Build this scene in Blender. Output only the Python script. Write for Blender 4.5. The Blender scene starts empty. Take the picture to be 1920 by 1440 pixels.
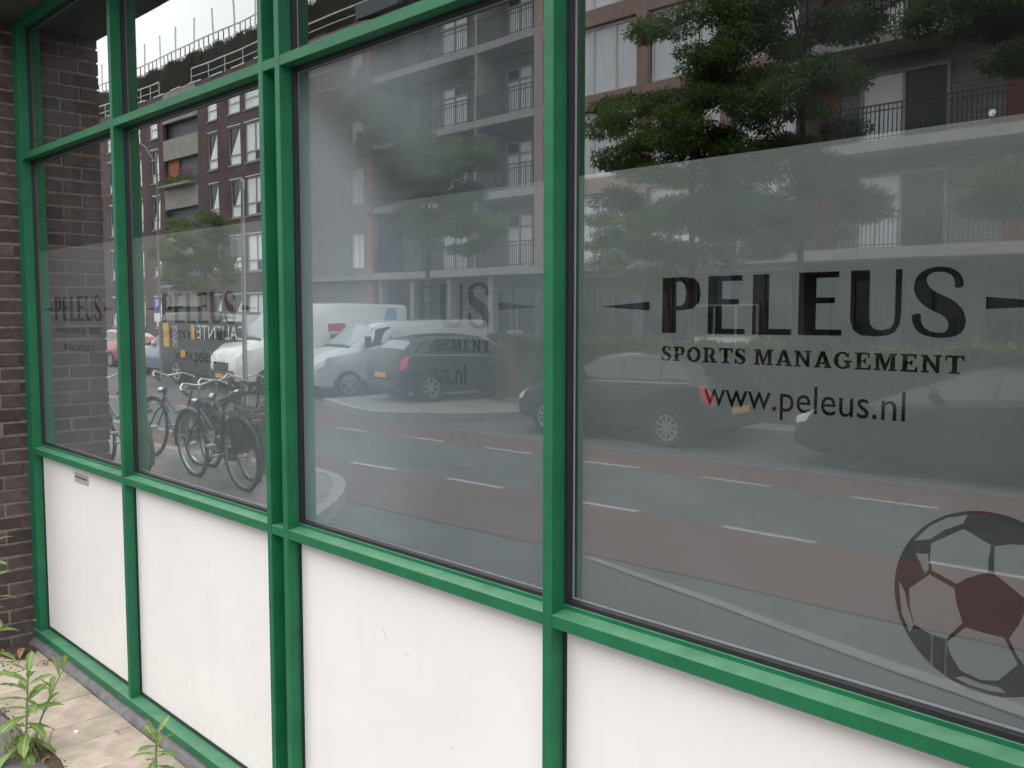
import bpy, bmesh, math, random
import numpy as np
from mathutils import Vector, Matrix

random.seed(7)
rng = np.random.default_rng(11)
SC = bpy.context.scene
COL = SC.collection
R = math.radians

# ------------------------------------------------------------------ camera, sky, sun, exposure
cd = bpy.data.cameras.new('camera')
cd.sensor_width = 36.0
cd.lens = 36.0 * 1750.0 / 1920.0
cd.clip_start = 0.05
cd.clip_end = 2000.0
cam = bpy.data.objects.new('camera', cd)
COL.objects.link(cam)
cam.location = (5.712, -1.70, 1.938)
cam.rotation_euler = (R(90 - 4.435), 0.0, R(46.064))
SC.camera = cam

world = bpy.data.worlds.new('World')
SC.world = world
world.use_nodes = True
wn, wl = world.node_tree.nodes, world.node_tree.links
wn.clear()
w_out = wn.new('ShaderNodeOutputWorld')
w_sky = wn.new('ShaderNodeTexSky')
w_sky.sky_type = 'NISHITA'
w_sky.sun_disc = False
w_sky.sun_elevation = R(38)
w_sky.sun_rotation = R(222)
w_sky.air_density = 1.0
w_sky.dust_density = 4.0
w_b1 = wn.new('ShaderNodeBackground')
w_b1.inputs['Strength'].default_value = 0.12
w_b2 = wn.new('ShaderNodeBackground')
w_b2.inputs['Strength'].default_value = 4.0
w_noise = wn.new('ShaderNodeTexNoise')
w_noise.inputs['Scale'].default_value = 2.2
w_noise.inputs['Detail'].default_value = 5.0
w_ramp = wn.new('ShaderNodeValToRGB')
w_ramp.color_ramp.elements[0].position = 0.30
w_ramp.color_ramp.elements[0].color = (0.90, 0.92, 0.95, 1)
w_ramp.color_ramp.elements[1].position = 0.70
w_ramp.color_ramp.elements[1].color = (1.0, 1.0, 1.0, 1)
w_mix = wn.new('ShaderNodeMixShader')
w_mix.inputs[0].default_value = 0.86
wl.new(w_noise.outputs['Fac'], w_ramp.inputs['Fac'])
# overcast luminance: brighter overhead than at the horizon
w_tc = wn.new('ShaderNodeTexCoord')
w_sep = wn.new('ShaderNodeSeparateXYZ')
w_mr = wn.new('ShaderNodeMapRange')
w_mr.inputs['To Min'].default_value = 0.55
w_mr.inputs['To Max'].default_value = 1.0
w_mul = wn.new('ShaderNodeVectorMath')
w_mul.operation = 'SCALE'
wl.new(w_tc.outputs['Generated'], w_sep.inputs[0])
wl.new(w_sep.outputs['Z'], w_mr.inputs['Value'])
wl.new(w_ramp.outputs['Color'], w_mul.inputs[0])
wl.new(w_mr.outputs[0], w_mul.inputs['Scale'])
wl.new(w_mul.outputs[0], w_b2.inputs['Color'])
wl.new(w_sky.outputs['Color'], w_b1.inputs['Color'])
wl.new(w_b1.outputs[0], w_mix.inputs[1])
wl.new(w_b2.outputs[0], w_mix.inputs[2])
wl.new(w_mix.outputs[0], w_out.inputs[0])

sd = bpy.data.lights.new('sun', 'SUN')
sd.energy = 1.1
sd.angle = R(28)
sd.color = (1.0, 0.96, 0.90)
sun = bpy.data.objects.new('sun', sd)
COL.objects.link(sun)
sun.rotation_euler = (R(52), 0, R(-42))

SC.view_settings.view_transform = 'Standard'
SC.view_settings.look = 'None'
SC.view_settings.exposure = 0.0
SC.view_settings.gamma = 1.0
SC.view_settings.use_curve_mapping = False
SC.cycles.max_bounces = 10
SC.cycles.transparent_max_bounces = 16
SC.cycles.glossy_bounces = 5


# ------------------------------------------------------------------ materials
def nd(nt, typ, **kw):
    n = nt.nodes.new(typ)
    for k, v in kw.items():
        setattr(n, k, v)
    return n


def rgba(c):
    return (c[0], c[1], c[2], 1.0)


def mat(name, col, rough=0.6, metal=0.0, ns=None, na=0.25, col2=None, bs=None, ba=0.2, bd=0.01, stretch=None, spec=0.5, coat=0.0):
    """principled material; ns/na: noise scale and spread of the colour; bs/ba: bump noise"""
    m = bpy.data.materials.new(name)
    m.use_nodes = True
    nt = m.node_tree
    p = nt.nodes['Principled BSDF']
    p.inputs['Base Color'].default_value = rgba(col)
    p.inputs['Roughness'].default_value = rough
    p.inputs['Metallic'].default_value = metal
    p.inputs['Specular IOR Level'].default_value = spec
    p.inputs['Coat Weight'].default_value = coat
    p.inputs['Coat Roughness'].default_value = 0.05
    if ns or bs:
        tc = nd(nt, 'ShaderNodeTexCoord')
        mp = nd(nt, 'ShaderNodeMapping')
        nt.links.new(tc.outputs['Object'], mp.inputs['Vector'])
        if stretch:
            mp.inputs['Scale'].default_value = stretch
    if ns:
        n = nd(nt, 'ShaderNodeTexNoise')
        n.inputs['Scale'].default_value = ns
        n.inputs['Detail'].default_value = 6
        n.inputs['Roughness'].default_value = 0.62
        r = nd(nt, 'ShaderNodeValToRGB')
        a = col if col2 is None else col
        b = tuple(min(1, c * (1 + na)) for c in col) if col2 is None else col2
        a = tuple(c * (1 - na) for c in col) if col2 is None else col
        r.color_ramp.elements[0].position = 0.32
        r.color_ramp.elements[1].position = 0.68
        r.color_ramp.elements[0].color = rgba(a)
        r.color_ramp.elements[1].color = rgba(b)
        nt.links.new(mp.outputs[0], n.inputs['Vector'])
        nt.links.new(n.outputs['Fac'], r.inputs['Fac'])
        nt.links.new(r.outputs['Color'], p.inputs['Base Color'])
    if bs:
        n2 = nd(nt, 'ShaderNodeTexNoise')
        n2.inputs['Scale'].default_value = bs
        n2.inputs['Detail'].default_value = 6
        bu = nd(nt, 'ShaderNodeBump')
        bu.inputs['Strength'].default_value = ba
        bu.inputs['Distance'].default_value = bd
        nt.links.new(mp.outputs[0], n2.inputs['Vector'])
        nt.links.new(n2.outputs['Fac'], bu.inputs['Height'])
        nt.links.new(bu.outputs[0], p.inputs['Normal'])
    return m


def objrandom(m, amount=0.25):
    """vary the base colour from one object to the next"""
    nt = m.node_tree
    p = nt.nodes['Principled BSDF']
    oi = nd(nt, 'ShaderNodeObjectInfo')
    mr = nd(nt, 'ShaderNodeMapRange')
    mr.inputs['To Min'].default_value = 1 - amount
    mr.inputs['To Max'].default_value = 1 + amount
    hs = nd(nt, 'ShaderNodeHueSaturation')
    nt.links.new(oi.outputs['Random'], mr.inputs['Value'])
    nt.links.new(mr.outputs[0], hs.inputs['Value'])
    inp = p.inputs['Base Color']
    if inp.is_linked:
        nt.links.new(inp.links[0].from_socket, hs.inputs['Color'])
    else:
        hs.inputs['Color'].default_value = inp.default_value
    nt.links.new(hs.outputs['Color'], inp)
    return m


def glass_mat(name, rough_zone=False):
    """outer face of the insulated glazing: mirror by Fresnel of four surfaces, else clear"""
    m = bpy.data.materials.new(name)
    m.use_nodes = True
    nt = m.node_tree
    nt.nodes.clear()
    out = nd(nt, 'ShaderNodeOutputMaterial')
    tc = nd(nt, 'ShaderNodeTexCoord')
    n = nd(nt, 'ShaderNodeTexNoise')
    n.inputs['Scale'].default_value = 1.6
    n.inputs['Detail'].default_value = 1
    oi = nd(nt, 'ShaderNodeObjectInfo')
    ov = nd(nt, 'ShaderNodeVectorMath', operation='MULTIPLY_ADD')
    ov.inputs[1].default_value = (1, 1, 1)
    osc = nd(nt, 'ShaderNodeMath', operation='MULTIPLY')
    osc.inputs[1].default_value = 37.0
    nt.links.new(oi.outputs['Random'], osc.inputs[0])
    nt.links.new(tc.outputs['Object'], ov.inputs[0])
    nt.links.new(osc.outputs[0], ov.inputs[2])
    nt.links.new(ov.outputs[0], n.inputs['Vector'])
    bu = nd(nt, 'ShaderNodeBump')
    bu.inputs['Strength'].default_value = 0.06
    bu.inputs['Distance'].default_value = 0.01
    nt.links.new(n.outputs['Fac'], bu.inputs['Height'])
    fr = nd(nt, 'ShaderNodeFresnel')
    fr.inputs['IOR'].default_value = 1.62
    # same reflectance from both sides of the sheet
    geo = nd(nt, 'ShaderNodeNewGeometry')
    ior = nd(nt, 'ShaderNodeMapRange')
    ior.inputs['To Min'].default_value = 1.62
    ior.inputs['To Max'].default_value = 1 / 1.62
    nt.links.new(geo.outputs['Backfacing'], ior.inputs['Value'])
    nt.links.new(ior.outputs[0], fr.inputs['IOR'])
    # R4 = 4R/(1+3R)
    a = nd(nt, 'ShaderNodeMath', operation='MULTIPLY')
    a.inputs[1].default_value = 4.0
    b = nd(nt, 'ShaderNodeMath', operation='MULTIPLY_ADD')
    b.inputs[1].default_value = 3.0
    b.inputs[2].default_value = 1.0
    c = nd(nt, 'ShaderNodeMath', operation='DIVIDE')
    c.use_clamp = True
    nt.links.new(fr.outputs[0], a.inputs[0])
    nt.links.new(fr.outputs[0], b.inputs[0])
    nt.links.new(a.outputs[0], c.inputs[0])
    nt.links.new(b.outputs[0], c.inputs[1])
    tr = nd(nt, 'ShaderNodeBsdfTransparent')
    tr.inputs['Color'].default_value = (0.83, 0.845, 0.85, 1)
    gl = nd(nt, 'ShaderNodeBsdfGlossy')
    gl.inputs['Roughness'].default_value = 0.0
    gl.inputs['Color'].default_value = (0.98, 1.0, 0.99, 1)
    nt.links.new(bu.outputs[0], gl.inputs['Normal'])
    refl = gl.outputs[0]
    if rough_zone:
        # moisture: part of this pane mirrors softly
        n2 = nd(nt, 'ShaderNodeTexNoise')
        n2.inputs['Scale'].default_value = 1.1
        n2.inputs['Detail'].default_value = 2
        nt.links.new(tc.outputs['Object'], n2.inputs['Vector'])
        sx = nd(nt, 'ShaderNodeSeparateXYZ')
        nt.links.new(tc.outputs['Object'], sx.inputs[0])
        mx = nd(nt, 'ShaderNodeMapRange', interpolation_type='SMOOTHSTEP')
        mx.inputs['From Min'].default_value = 3.75
        mx.inputs['From Max'].default_value = 3.05
        mz = nd(nt, 'ShaderNodeMapRange', interpolation_type='SMOOTHSTEP')
        mz.inputs['From Min'].default_value = 2.05
        mz.inputs['From Max'].default_value = 2.32
        nt.links.new(sx.outputs['X'], mx.inputs['Value'])
        nt.links.new(sx.outputs['Z'], mz.inputs['Value'])
        k = nd(nt, 'ShaderNodeMath', operation='MULTIPLY')
        nt.links.new(mx.outputs[0], k.inputs[0])
        nt.links.new(mz.outputs[0], k.inputs[1])
        k2 = nd(nt, 'ShaderNodeMapRange', interpolation_type='SMOOTHSTEP')
        k2.inputs['From Min'].default_value = 0.34
        k2.inputs['From Max'].default_value = 0.52
        nt.links.new(n2.outputs['Fac'], k2.inputs['Value'])
        k3 = nd(nt, 'ShaderNodeMath', operation='MULTIPLY')
        nt.links.new(k.outputs[0], k3.inputs[0])
        nt.links.new(k2.outputs[0], k3.inputs[1])
        k4 = nd(nt, 'ShaderNodeMath', operation='MULTIPLY')
        k4.inputs[1].default_value = 0.8
        nt.links.new(k3.outputs[0], k4.inputs[0])
        g2 = nd(nt, 'ShaderNodeBsdfGlossy')
        g2.inputs['Roughness'].default_value = 0.17
        mg = nd(nt, 'ShaderNodeMixShader')
        nt.links.new(k4.outputs[0], mg.inputs[0])
        nt.links.new(gl.outputs[0], mg.inputs[1])
        nt.links.new(g2.outputs[0], mg.inputs[2])
        refl = mg.outputs[0]
    mix = nd(nt, 'ShaderNodeMixShader')
    nt.links.new(c.outputs[0], mix.inputs[0])
    nt.links.new(tr.outputs[0], mix.inputs[1])
    nt.links.new(refl, mix.inputs[2])
    # thin film of street dust on the outside
    dn = nd(nt, 'ShaderNodeTexNoise')
    dn.inputs['Scale'].default_value = 3.2
    dn.inputs['Detail'].default_value = 5
    dn.inputs['Distortion'].default_value = 0.6
    dp = nd(nt, 'ShaderNodeMapping')
    dp.inputs['Rotation'].default_value = (0, R(28), 0)
    dp.inputs['Scale'].default_value = (1.0, 1.0, 0.35)
    nt.links.new(ov.outputs[0], dp.inputs['Vector'])
    nt.links.new(dp.outputs[0], dn.inputs['Vector'])
    dm = nd(nt, 'ShaderNodeMapRange')
    dm.inputs['From Min'].default_value = 0.40
    dm.inputs['From Max'].default_value = 0.72
    dm.inputs['To Min'].default_value = 0.0
    dm.inputs['To Max'].default_value = 0.030
    nt.links.new(dn.outputs['Fac'], dm.inputs['Value'])
    dd = nd(nt, 'ShaderNodeBsdfDiffuse')
    dd.inputs['Color'].default_value = (0.52, 0.56, 0.62, 1)
    mix2 = nd(nt, 'ShaderNodeMixShader')
    nt.links.new(dm.outputs[0], mix2.inputs[0])
    nt.links.new(mix.outputs[0], mix2.inputs[1])
    nt.links.new(dd.outputs[0], mix2.inputs[2])
    nt.links.new(mix2.outputs[0], out.inputs[0])
    return m


def clear_mat(name):
    m = bpy.data.materials.new(name)
    m.use_nodes = True
    nt = m.node_tree
    nt.nodes.clear()
    out = nd(nt, 'ShaderNodeOutputMaterial')
    tr = nd(nt, 'ShaderNodeBsdfTransparent')
    nt.links.new(tr.outputs[0], out.inputs[0])
    return m


def film_mat(name):
    m = bpy.data.materials.new(name)
    m.use_nodes = True
    nt = m.node_tree
    nt.nodes.clear()
    out = nd(nt, 'ShaderNodeOutputMaterial')
    tc = nd(nt, 'ShaderNodeTexCoord')
    n = nd(nt, 'ShaderNodeTexNoise')
    n.inputs['Scale'].default_value = 260
    n.inputs['Detail'].default_value = 2
    nt.links.new(tc.outputs['Object'], n.inputs['Vector'])
    r = nd(nt, 'ShaderNodeValToRGB')
    r.color_ramp.elements[0].color = (0.210, 0.236, 0.232, 1)
    r.color_ramp.elements[1].color = (0.258, 0.288, 0.284, 1)
    nt.links.new(n.outputs['Fac'], r.inputs['Fac'])
    d = nd(nt, 'ShaderNodeBsdfDiffuse')
    nt.links.new(r.outputs['Color'], d.inputs['Color'])
    t = nd(nt, 'ShaderNodeBsdfTranslucent')
    t.inputs['Color'].default_value = (0.5, 0.52, 0.52, 1)
    mx = nd(nt, 'ShaderNodeMixShader')
    mx.inputs[0].default_value = 0.12
    nt.links.new(d.outputs[0], mx.inputs[1])
    nt.links.new(t.outputs[0], mx.inputs[2])
    # satin face of the foil mirrors softly
    g = nd(nt, 'ShaderNodeBsdfGlossy')
    g.inputs['Roughness'].default_value = 0.05
    m2 = nd(nt, 'ShaderNodeMixShader')
    m2.inputs[0].default_value = 0.19
    nt.links.new(mx.outputs[0], m2.inputs[1])
    nt.links.new(g.outputs[0], m2.inputs[2])
    nt.links.new(m2.outputs[0], out.inputs[0])
    return m


def fog_mat(name):
    """condensation between the two sheets of one pane: thickest towards its left and middle"""
    m = bpy.data.materials.new(name)
    m.use_nodes = True
    nt = m.node_tree
    nt.nodes.clear()
    out = nd(nt, 'ShaderNodeOutputMaterial')
    tc = nd(nt, 'ShaderNodeTexCoord')
    sx = nd(nt, 'ShaderNodeSeparateXYZ')
    nt.links.new(tc.outputs['Object'], sx.inputs[0])
    n = nd(nt, 'ShaderNodeTexNoise')
    n.inputs['Scale'].default_value = 1.5
    n.inputs['Detail'].default_value = 4
    nt.links.new(tc.outputs['Object'], n.inputs['Vector'])
    mx = nd(nt, 'ShaderNodeMapRange', interpolation_type='SMOOTHSTEP')
    mx.inputs['From Min'].default_value = 3.74
    mx.inputs['From Max'].default_value = 3.22
    mx.inputs['To Min'].default_value = 0.20
    mx.inputs['To Max'].default_value = 0.95
    nt.links.new(sx.outputs['X'], mx.inputs['Value'])
    mz = nd(nt, 'ShaderNodeMapRange', interpolation_type='SMOOTHSTEP')
    mz.inputs['From Min'].default_value = 2.75
    mz.inputs['From Max'].default_value = 2.05
    mz.inputs['To Min'].default_value = 0.72
    mz.inputs['To Max'].default_value = 1.0
    nt.links.new(sx.outputs['Z'], mz.inputs['Value'])
    mn = nd(nt, 'ShaderNodeMapRange')
    mn.inputs['From Min'].default_value = 0.30
    mn.inputs['From Max'].default_value = 0.60
    mn.inputs['To Min'].default_value = 0.70
    mn.inputs['To Max'].default_value = 1.0
    nt.links.new(n.outputs['Fac'], mn.inputs['Value'])
    p = nd(nt, 'ShaderNodeMath', operation='MULTIPLY')
    nt.links.new(mx.outputs[0], p.inputs[0])
    nt.links.new(mz.outputs[0], p.inputs[1])
    p2 = nd(nt, 'ShaderNodeMath', operation='MULTIPLY')
    nt.links.new(p.outputs[0], p2.inputs[0])
    nt.links.new(mn.outputs[0], p2.inputs[1])
    # a run of drops has cleared a diagonal streak
    la = nd(nt, 'ShaderNodeVectorMath', operation='DOT_PRODUCT')
    la.inputs[1].default_value = (0.600, 0.0, 0.800)
    nt.links.new(tc.outputs['Object'], la.inputs[0])
    ls = nd(nt, 'ShaderNodeMath', operation='SUBTRACT')
    ls.inputs[1].default_value = 0.600 * 3.20 + 0.800 * 2.47
    nt.links.new(la.outputs['Value'], ls.inputs[0])
    lab = nd(nt, 'ShaderNodeMath', operation='ABSOLUTE')
    nt.links.new(ls.outputs[0], lab.inputs[0])
    lw = nd(nt, 'ShaderNodeMath', operation='MULTIPLY_ADD')
    lw.inputs[1].default_value = 0.10
    nt.links.new(n.outputs['Fac'], lw.inputs[0])
    nt.links.new(lab.outputs[0], lw.inputs[2])
    lm = nd(nt, 'ShaderNodeMapRange', interpolation_type='SMOOTHSTEP')
    lm.inputs['From Min'].default_value = 0.06
    lm.inputs['From Max'].default_value = 0.24
    lm.inputs['To Min'].default_value = 0.20
    lm.inputs['To Max'].default_value = 1.0
    nt.links.new(lw.outputs[0], lm.inputs['Value'])
    lz = nd(nt, 'ShaderNodeMapRange', interpolation_type='SMOOTHSTEP')
    lz.inputs['From Min'].default_value = 2.30
    lz.inputs['From Max'].default_value = 2.12
    nt.links.new(sx.outputs['Z'], lz.inputs['Value'])
    lx = nd(nt, 'ShaderNodeMath', operation='MAXIMUM')
    nt.links.new(lm.outputs[0], lx.inputs[0])
    nt.links.new(lz.outputs[0], lx.inputs[1])
    p3 = nd(nt, 'ShaderNodeMath', operation='MULTIPLY')
    nt.links.new(p2.outputs[0], p3.inputs[0])
    nt.links.new(lx.outputs[0], p3.inputs[1])
    p2 = p3
    d = nd(nt, 'ShaderNodeBsdfDiffuse')
    d.inputs['Color'].default_value = (0.315, 0.370, 0.400, 1)
    tr = nd(nt, 'ShaderNodeBsdfTransparent')
    mix = nd(nt, 'ShaderNodeMixShader')
    nt.links.new(p2.outputs[0], mix.inputs[0])
    nt.links.new(tr.outputs[0], mix.inputs[1])
    nt.links.new(d.outputs[0], mix.inputs[2])
    nt.links.new(mix.outputs[0], out.inputs[0])
    return m


def leaf_mat(name, c1, c2, ns=3.0, vein=False):
    m = bpy.data.materials.new(name)
    m.use_nodes = True
    nt = m.node_tree
    nt.nodes.clear()
    out = nd(nt, 'ShaderNodeOutputMaterial')
    tc = nd(nt, 'ShaderNodeTexCoord')
    n = nd(nt, 'ShaderNodeTexNoise')
    n.inputs['Scale'].default_value = ns
    n.inputs['Detail'].default_value = 4
    nt.links.new(tc.outputs['Object'], n.inputs['Vector'])
    r = nd(nt, 'ShaderNodeValToRGB')
    r.color_ramp.elements[0].position = 0.35
    r.color_ramp.elements[1].position = 0.65
    r.color_ramp.elements[0].color = rgba(c1)
    r.color_ramp.elements[1].color = rgba(c2)
    nt.links.new(n.outputs['Fac'], r.inputs['Fac'])
    colr = r.outputs['Color']
    if vein:
        sx = nd(nt, 'ShaderNodeSeparateXYZ')
        nt.links.new(tc.outputs['UV'], sx.inputs[0])
        s = nd(nt, 'ShaderNodeMath', operation='SUBTRACT')
        s.inputs[1].default_value = 0.5
        nt.links.new(sx.outputs['X'], s.inputs[0])
        ab = nd(nt, 'ShaderNodeMath', operation='ABSOLUTE')
        nt.links.new(s.outputs[0], ab.inputs[0])
        mr = nd(nt, 'ShaderNodeMapRange', interpolation_type='SMOOTHSTEP')
        mr.inputs['From Min'].default_value = 0.10
        mr.inputs['From Max'].default_value = 0.03
        nt.links.new(ab.outputs[0], mr.inputs['Value'])
        mc = nd(nt, 'ShaderNodeMix', data_type='RGBA')
        nt.links.new(mr.outputs[0], mc.inputs['Factor'])
        nt.links.new(colr, mc.inputs['A'])
        mc.inputs['B'].default_value = (0.36, 0.44, 0.17, 1)
        colr = mc.outputs['Result']
    d = nd(nt, 'ShaderNodeBsdfPrincipled')
    d.inputs['Roughness'].default_value = 0.55
    t = nd(nt, 'ShaderNodeBsdfTranslucent')
    nt.links.new(colr, d.inputs['Base Color'])
    nt.links.new(colr, t.inputs['Color'])
    mx = nd(nt, 'ShaderNodeMixShader')
    mx.inputs[0].default_value = 0.35
    nt.links.new(d.outputs[0], mx.inputs[1])
    nt.links.new(t.outputs[0], mx.inputs[2])
    nt.links.new(mx.outputs[0], out.inputs[0])
    return m


def brickwork_mat(name, c1, c2, mortar, scale=1.0, bw=0.22, bh=0.075):
    """brickwork for walls too far off to tell single bricks apart (laid in x / z)"""
    m = mat(name, c1, rough=0.85)
    nt = m.node_tree
    p = nt.nodes['Principled BSDF']
    tc = nd(nt, 'ShaderNodeTexCoord')
    sx = nd(nt, 'ShaderNodeSeparateXYZ')
    cx = nd(nt, 'ShaderNodeCombineXYZ')
    ad = nd(nt, 'ShaderNodeMath', operation='ADD')
    nt.links.new(tc.outputs['Object'], sx.inputs[0])
    nt.links.new(sx.outputs['X'], ad.inputs[0])
    nt.links.new(sx.outputs['Y'], ad.inputs[1])
    nt.links.new(ad.outputs[0], cx.inputs['X'])
    nt.links.new(sx.outputs['Z'], cx.inputs['Y'])
    b = nd(nt, 'ShaderNodeTexBrick')
    b.inputs['Color1'].default_value = rgba(c1)
    b.inputs['Color2'].default_value = rgba(c2)
    b.inputs['Mortar'].default_value = rgba(mortar)
    b.inputs['Scale'].default_value = scale
    b.inputs['Brick Width'].default_value = bw
    b.inputs['Row Height'].default_value = bh
    b.inputs['Mortar Size'].default_value = 0.007
    nt.links.new(cx.outputs[0], b.inputs['Vector'])
    n = nd(nt, 'ShaderNodeTexNoise')
    n.inputs['Scale'].default_value = 0.7
    n.inputs['Detail'].default_value = 5
    nt.links.new(tc.outputs['Object'], n.inputs['Vector'])
    mr = nd(nt, 'ShaderNodeMapRange')
    mr.inputs['From Min'].default_value = 0.3
    mr.inputs['From Max'].default_value = 0.7
    mr.inputs['To Min'].default_value = 0.7
    mr.inputs['To Max'].default_value = 1.25
    nt.links.new(n.outputs['Fac'], mr.inputs['Value'])
    hs = nd(nt, 'ShaderNodeHueSaturation')
    nt.links.new(b.outputs['Color'], hs.inputs['Color'])
    nt.links.new(mr.outputs[0], hs.inputs['Value'])
    nt.links.new(hs.outputs[0], p.inputs['Base Color'])
    return m


M = {}
def paint_toplight(m, lit_tint, amount):
    """light from above put into the colour: mottled paler tint on upward faces"""
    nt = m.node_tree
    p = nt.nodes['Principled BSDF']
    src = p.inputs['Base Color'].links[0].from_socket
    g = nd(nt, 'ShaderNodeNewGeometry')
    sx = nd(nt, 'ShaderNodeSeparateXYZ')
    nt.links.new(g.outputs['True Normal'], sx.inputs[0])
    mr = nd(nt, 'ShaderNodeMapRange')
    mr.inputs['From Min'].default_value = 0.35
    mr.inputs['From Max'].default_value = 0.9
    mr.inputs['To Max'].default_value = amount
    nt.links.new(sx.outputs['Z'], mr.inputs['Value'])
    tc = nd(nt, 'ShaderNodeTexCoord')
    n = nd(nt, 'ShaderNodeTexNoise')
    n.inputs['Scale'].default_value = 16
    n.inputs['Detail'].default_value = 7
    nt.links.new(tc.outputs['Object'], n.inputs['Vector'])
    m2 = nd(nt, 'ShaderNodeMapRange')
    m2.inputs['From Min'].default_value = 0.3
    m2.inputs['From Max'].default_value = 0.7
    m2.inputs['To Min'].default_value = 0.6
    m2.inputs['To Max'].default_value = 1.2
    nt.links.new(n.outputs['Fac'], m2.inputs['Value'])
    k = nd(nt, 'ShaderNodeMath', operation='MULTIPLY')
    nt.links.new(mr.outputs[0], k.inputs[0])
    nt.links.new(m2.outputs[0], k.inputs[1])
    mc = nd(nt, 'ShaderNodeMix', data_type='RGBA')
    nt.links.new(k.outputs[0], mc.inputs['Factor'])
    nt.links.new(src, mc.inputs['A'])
    mc.inputs['B'].default_value = rgba(lit_tint)
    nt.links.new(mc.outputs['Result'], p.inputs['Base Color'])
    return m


M['green'] = paint_toplight(mat('green_paint', (0.010, 0.126, 0.054), rough=0.5, spec=0.35, ns=7, na=0.16, bs=120, ba=0.04, bd=0.001), (0.17, 0.33, 0.22), 0.42)  # upward faces painted paler, as if lit from overhead
M['gasket'] = mat('black_gasket', (0.014, 0.013, 0.018), rough=0.55)
M['spacer'] = mat('aluminium_spacer', (0.50, 0.50, 0.54), rough=0.5)
M['spacer_dark'] = mat('sealant', (0.02, 0.02, 0.025), rough=0.6)
def panel_mat():
    m = mat('white_panel', (0.750, 0.725, 0.712), rough=0.5, ns=1.6, na=0.035, bs=90, ba=0.05, bd=0.001)
    nt = m.node_tree
    p = nt.nodes['Principled BSDF']
    src = p.inputs['Base Color'].links[0].from_socket
    tc = nd(nt, 'ShaderNodeTexCoord')

    def layer(src, scale, stretch, lo, hi, amount, col, zfade=None):
        mp = nd(nt, 'ShaderNodeMapping')
        mp.inputs['Scale'].default_value = stretch
        nt.links.new(tc.outputs['Object'], mp.inputs['Vector'])
        n = nd(nt, 'ShaderNodeTexNoise')
        n.inputs['Scale'].default_value = scale
        n.inputs['Detail'].default_value = 8
        nt.links.new(mp.outputs[0], n.inputs['Vector'])
        mr = nd(nt, 'ShaderNodeMapRange', interpolation_type='SMOOTHSTEP')
        mr.inputs['From Min'].default_value = lo
        mr.inputs['From Max'].default_value = hi
        mr.inputs['To Max'].default_value = amount
        nt.links.new(n.outputs['Fac'], mr.inputs['Value'])
        f = mr.outputs[0]
        if zfade:
            sx = nd(nt, 'ShaderNodeSeparateXYZ')
            nt.links.new(tc.outputs['Object'], sx.inputs[0])
            zr = nd(nt, 'ShaderNodeMapRange', interpolation_type='SMOOTHSTEP')
            zr.inputs['From Min'].default_value = zfade[0]
            zr.inputs['From Max'].default_value = zfade[1]
            nt.links.new(sx.outputs['Z'], zr.inputs['Value'])
            k = nd(nt, 'ShaderNodeMath', operation='MULTIPLY')
            nt.links.new(f, k.inputs[0])
            nt.links.new(zr.outputs[0], k.inputs[1])
            f = k.outputs[0]
        mc = nd(nt, 'ShaderNodeMix', data_type='RGBA')
        nt.links.new(f, mc.inputs['Factor'])
        nt.links.new(src, mc.inputs['A'])
        mc.inputs['B'].default_value = rgba(col)
        return mc.outputs['Result']
    s_ = layer(src, 9.0, (3.0, 1.0, 0.10), 0.52, 0.80, 0.07, (0.50, 0.47, 0.44))
    s_ = layer(s_, 38.0, (1, 1, 1), 0.52, 0.75, 0.35, (0.46, 0.42, 0.38), (0.34, 0.09))
    s_ = layer(s_, 30.0, (1, 1, 1), 0.72, 0.78, 0.25, (0.48, 0.44, 0.42))
    nt.links.new(s_, p.inputs['Base Color'])
    return m


M['panel'] = panel_mat()
M['glass'] = glass_mat('window_glass')
M['glass_wet'] = glass_mat('window_glass_moist', rough_zone=True)
M['clear'] = clear_mat('glass_inside')
M['film'] = film_mat('frosted_film')
M['fog'] = fog_mat('condensation')
M['brick'] = objrandom(mat('brick', (0.066, 0.045, 0.043), rough=0.85, ns=14, na=0.35, bs=60, ba=0.6, bd=0.004), 0.35)
M['mortar'] = mat('mortar', (0.165, 0.142, 0.128), rough=0.95, ns=30, na=0.25, bs=120, ba=0.5, bd=0.003)
M['lead'] = mat('grey_flashing', (0.135, 0.130, 0.135), rough=0.7, ns=18, na=0.3, bs=50, ba=0.5, bd=0.004)
M['tile'] = objrandom(mat('paving_tile', (0.39, 0.325, 0.26), rough=0.9, ns=9, na=0.26, bs=140, ba=0.5, bd=0.003), 0.09)
M['tile_dark'] = objrandom(mat('grey_paving_tile', (0.13, 0.122, 0.118), rough=0.9, ns=9, na=0.3, bs=140, ba=0.5, bd=0.003), 0.15)
M['soil'] = mat('soil', (0.07, 0.048, 0.034), rough=1.0, ns=40, na=0.5, bs=90, ba=1.0, bd=0.01)
M['asphalt'] = mat('asphalt', (0.078, 0.081, 0.080), rough=0.9, ns=1.2, na=0.30, bs=150, ba=0.6, bd=0.004)
M['asphalt_dark'] = mat('parking_asphalt', (0.085, 0.086, 0.085), rough=0.9, ns=0.9, na=0.22, bs=150, ba=0.6, bd=0.004)
M['redlane'] = mat('red_asphalt', (0.108, 0.056, 0.050), rough=0.9, ns=1.5, na=0.18, bs=150, ba=0.6, bd=0.004)
M['paint'] = mat('road_paint', (0.22, 0.215, 0.205), rough=0.7, ns=16, col2=(0.50, 0.49, 0.47))
M['paint_worn'] = mat('worn_road_paint', (0.21, 0.205, 0.195), rough=0.8, ns=12, na=0.25)
M['kerb'] = mat('kerb_stone', (0.27, 0.265, 0.25), rough=0.9, ns=5, na=0.2)
M['pave'] = mat('pavement', (0.20, 0.19, 0.175), rough=0.95, ns=3, na=0.2)
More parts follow.
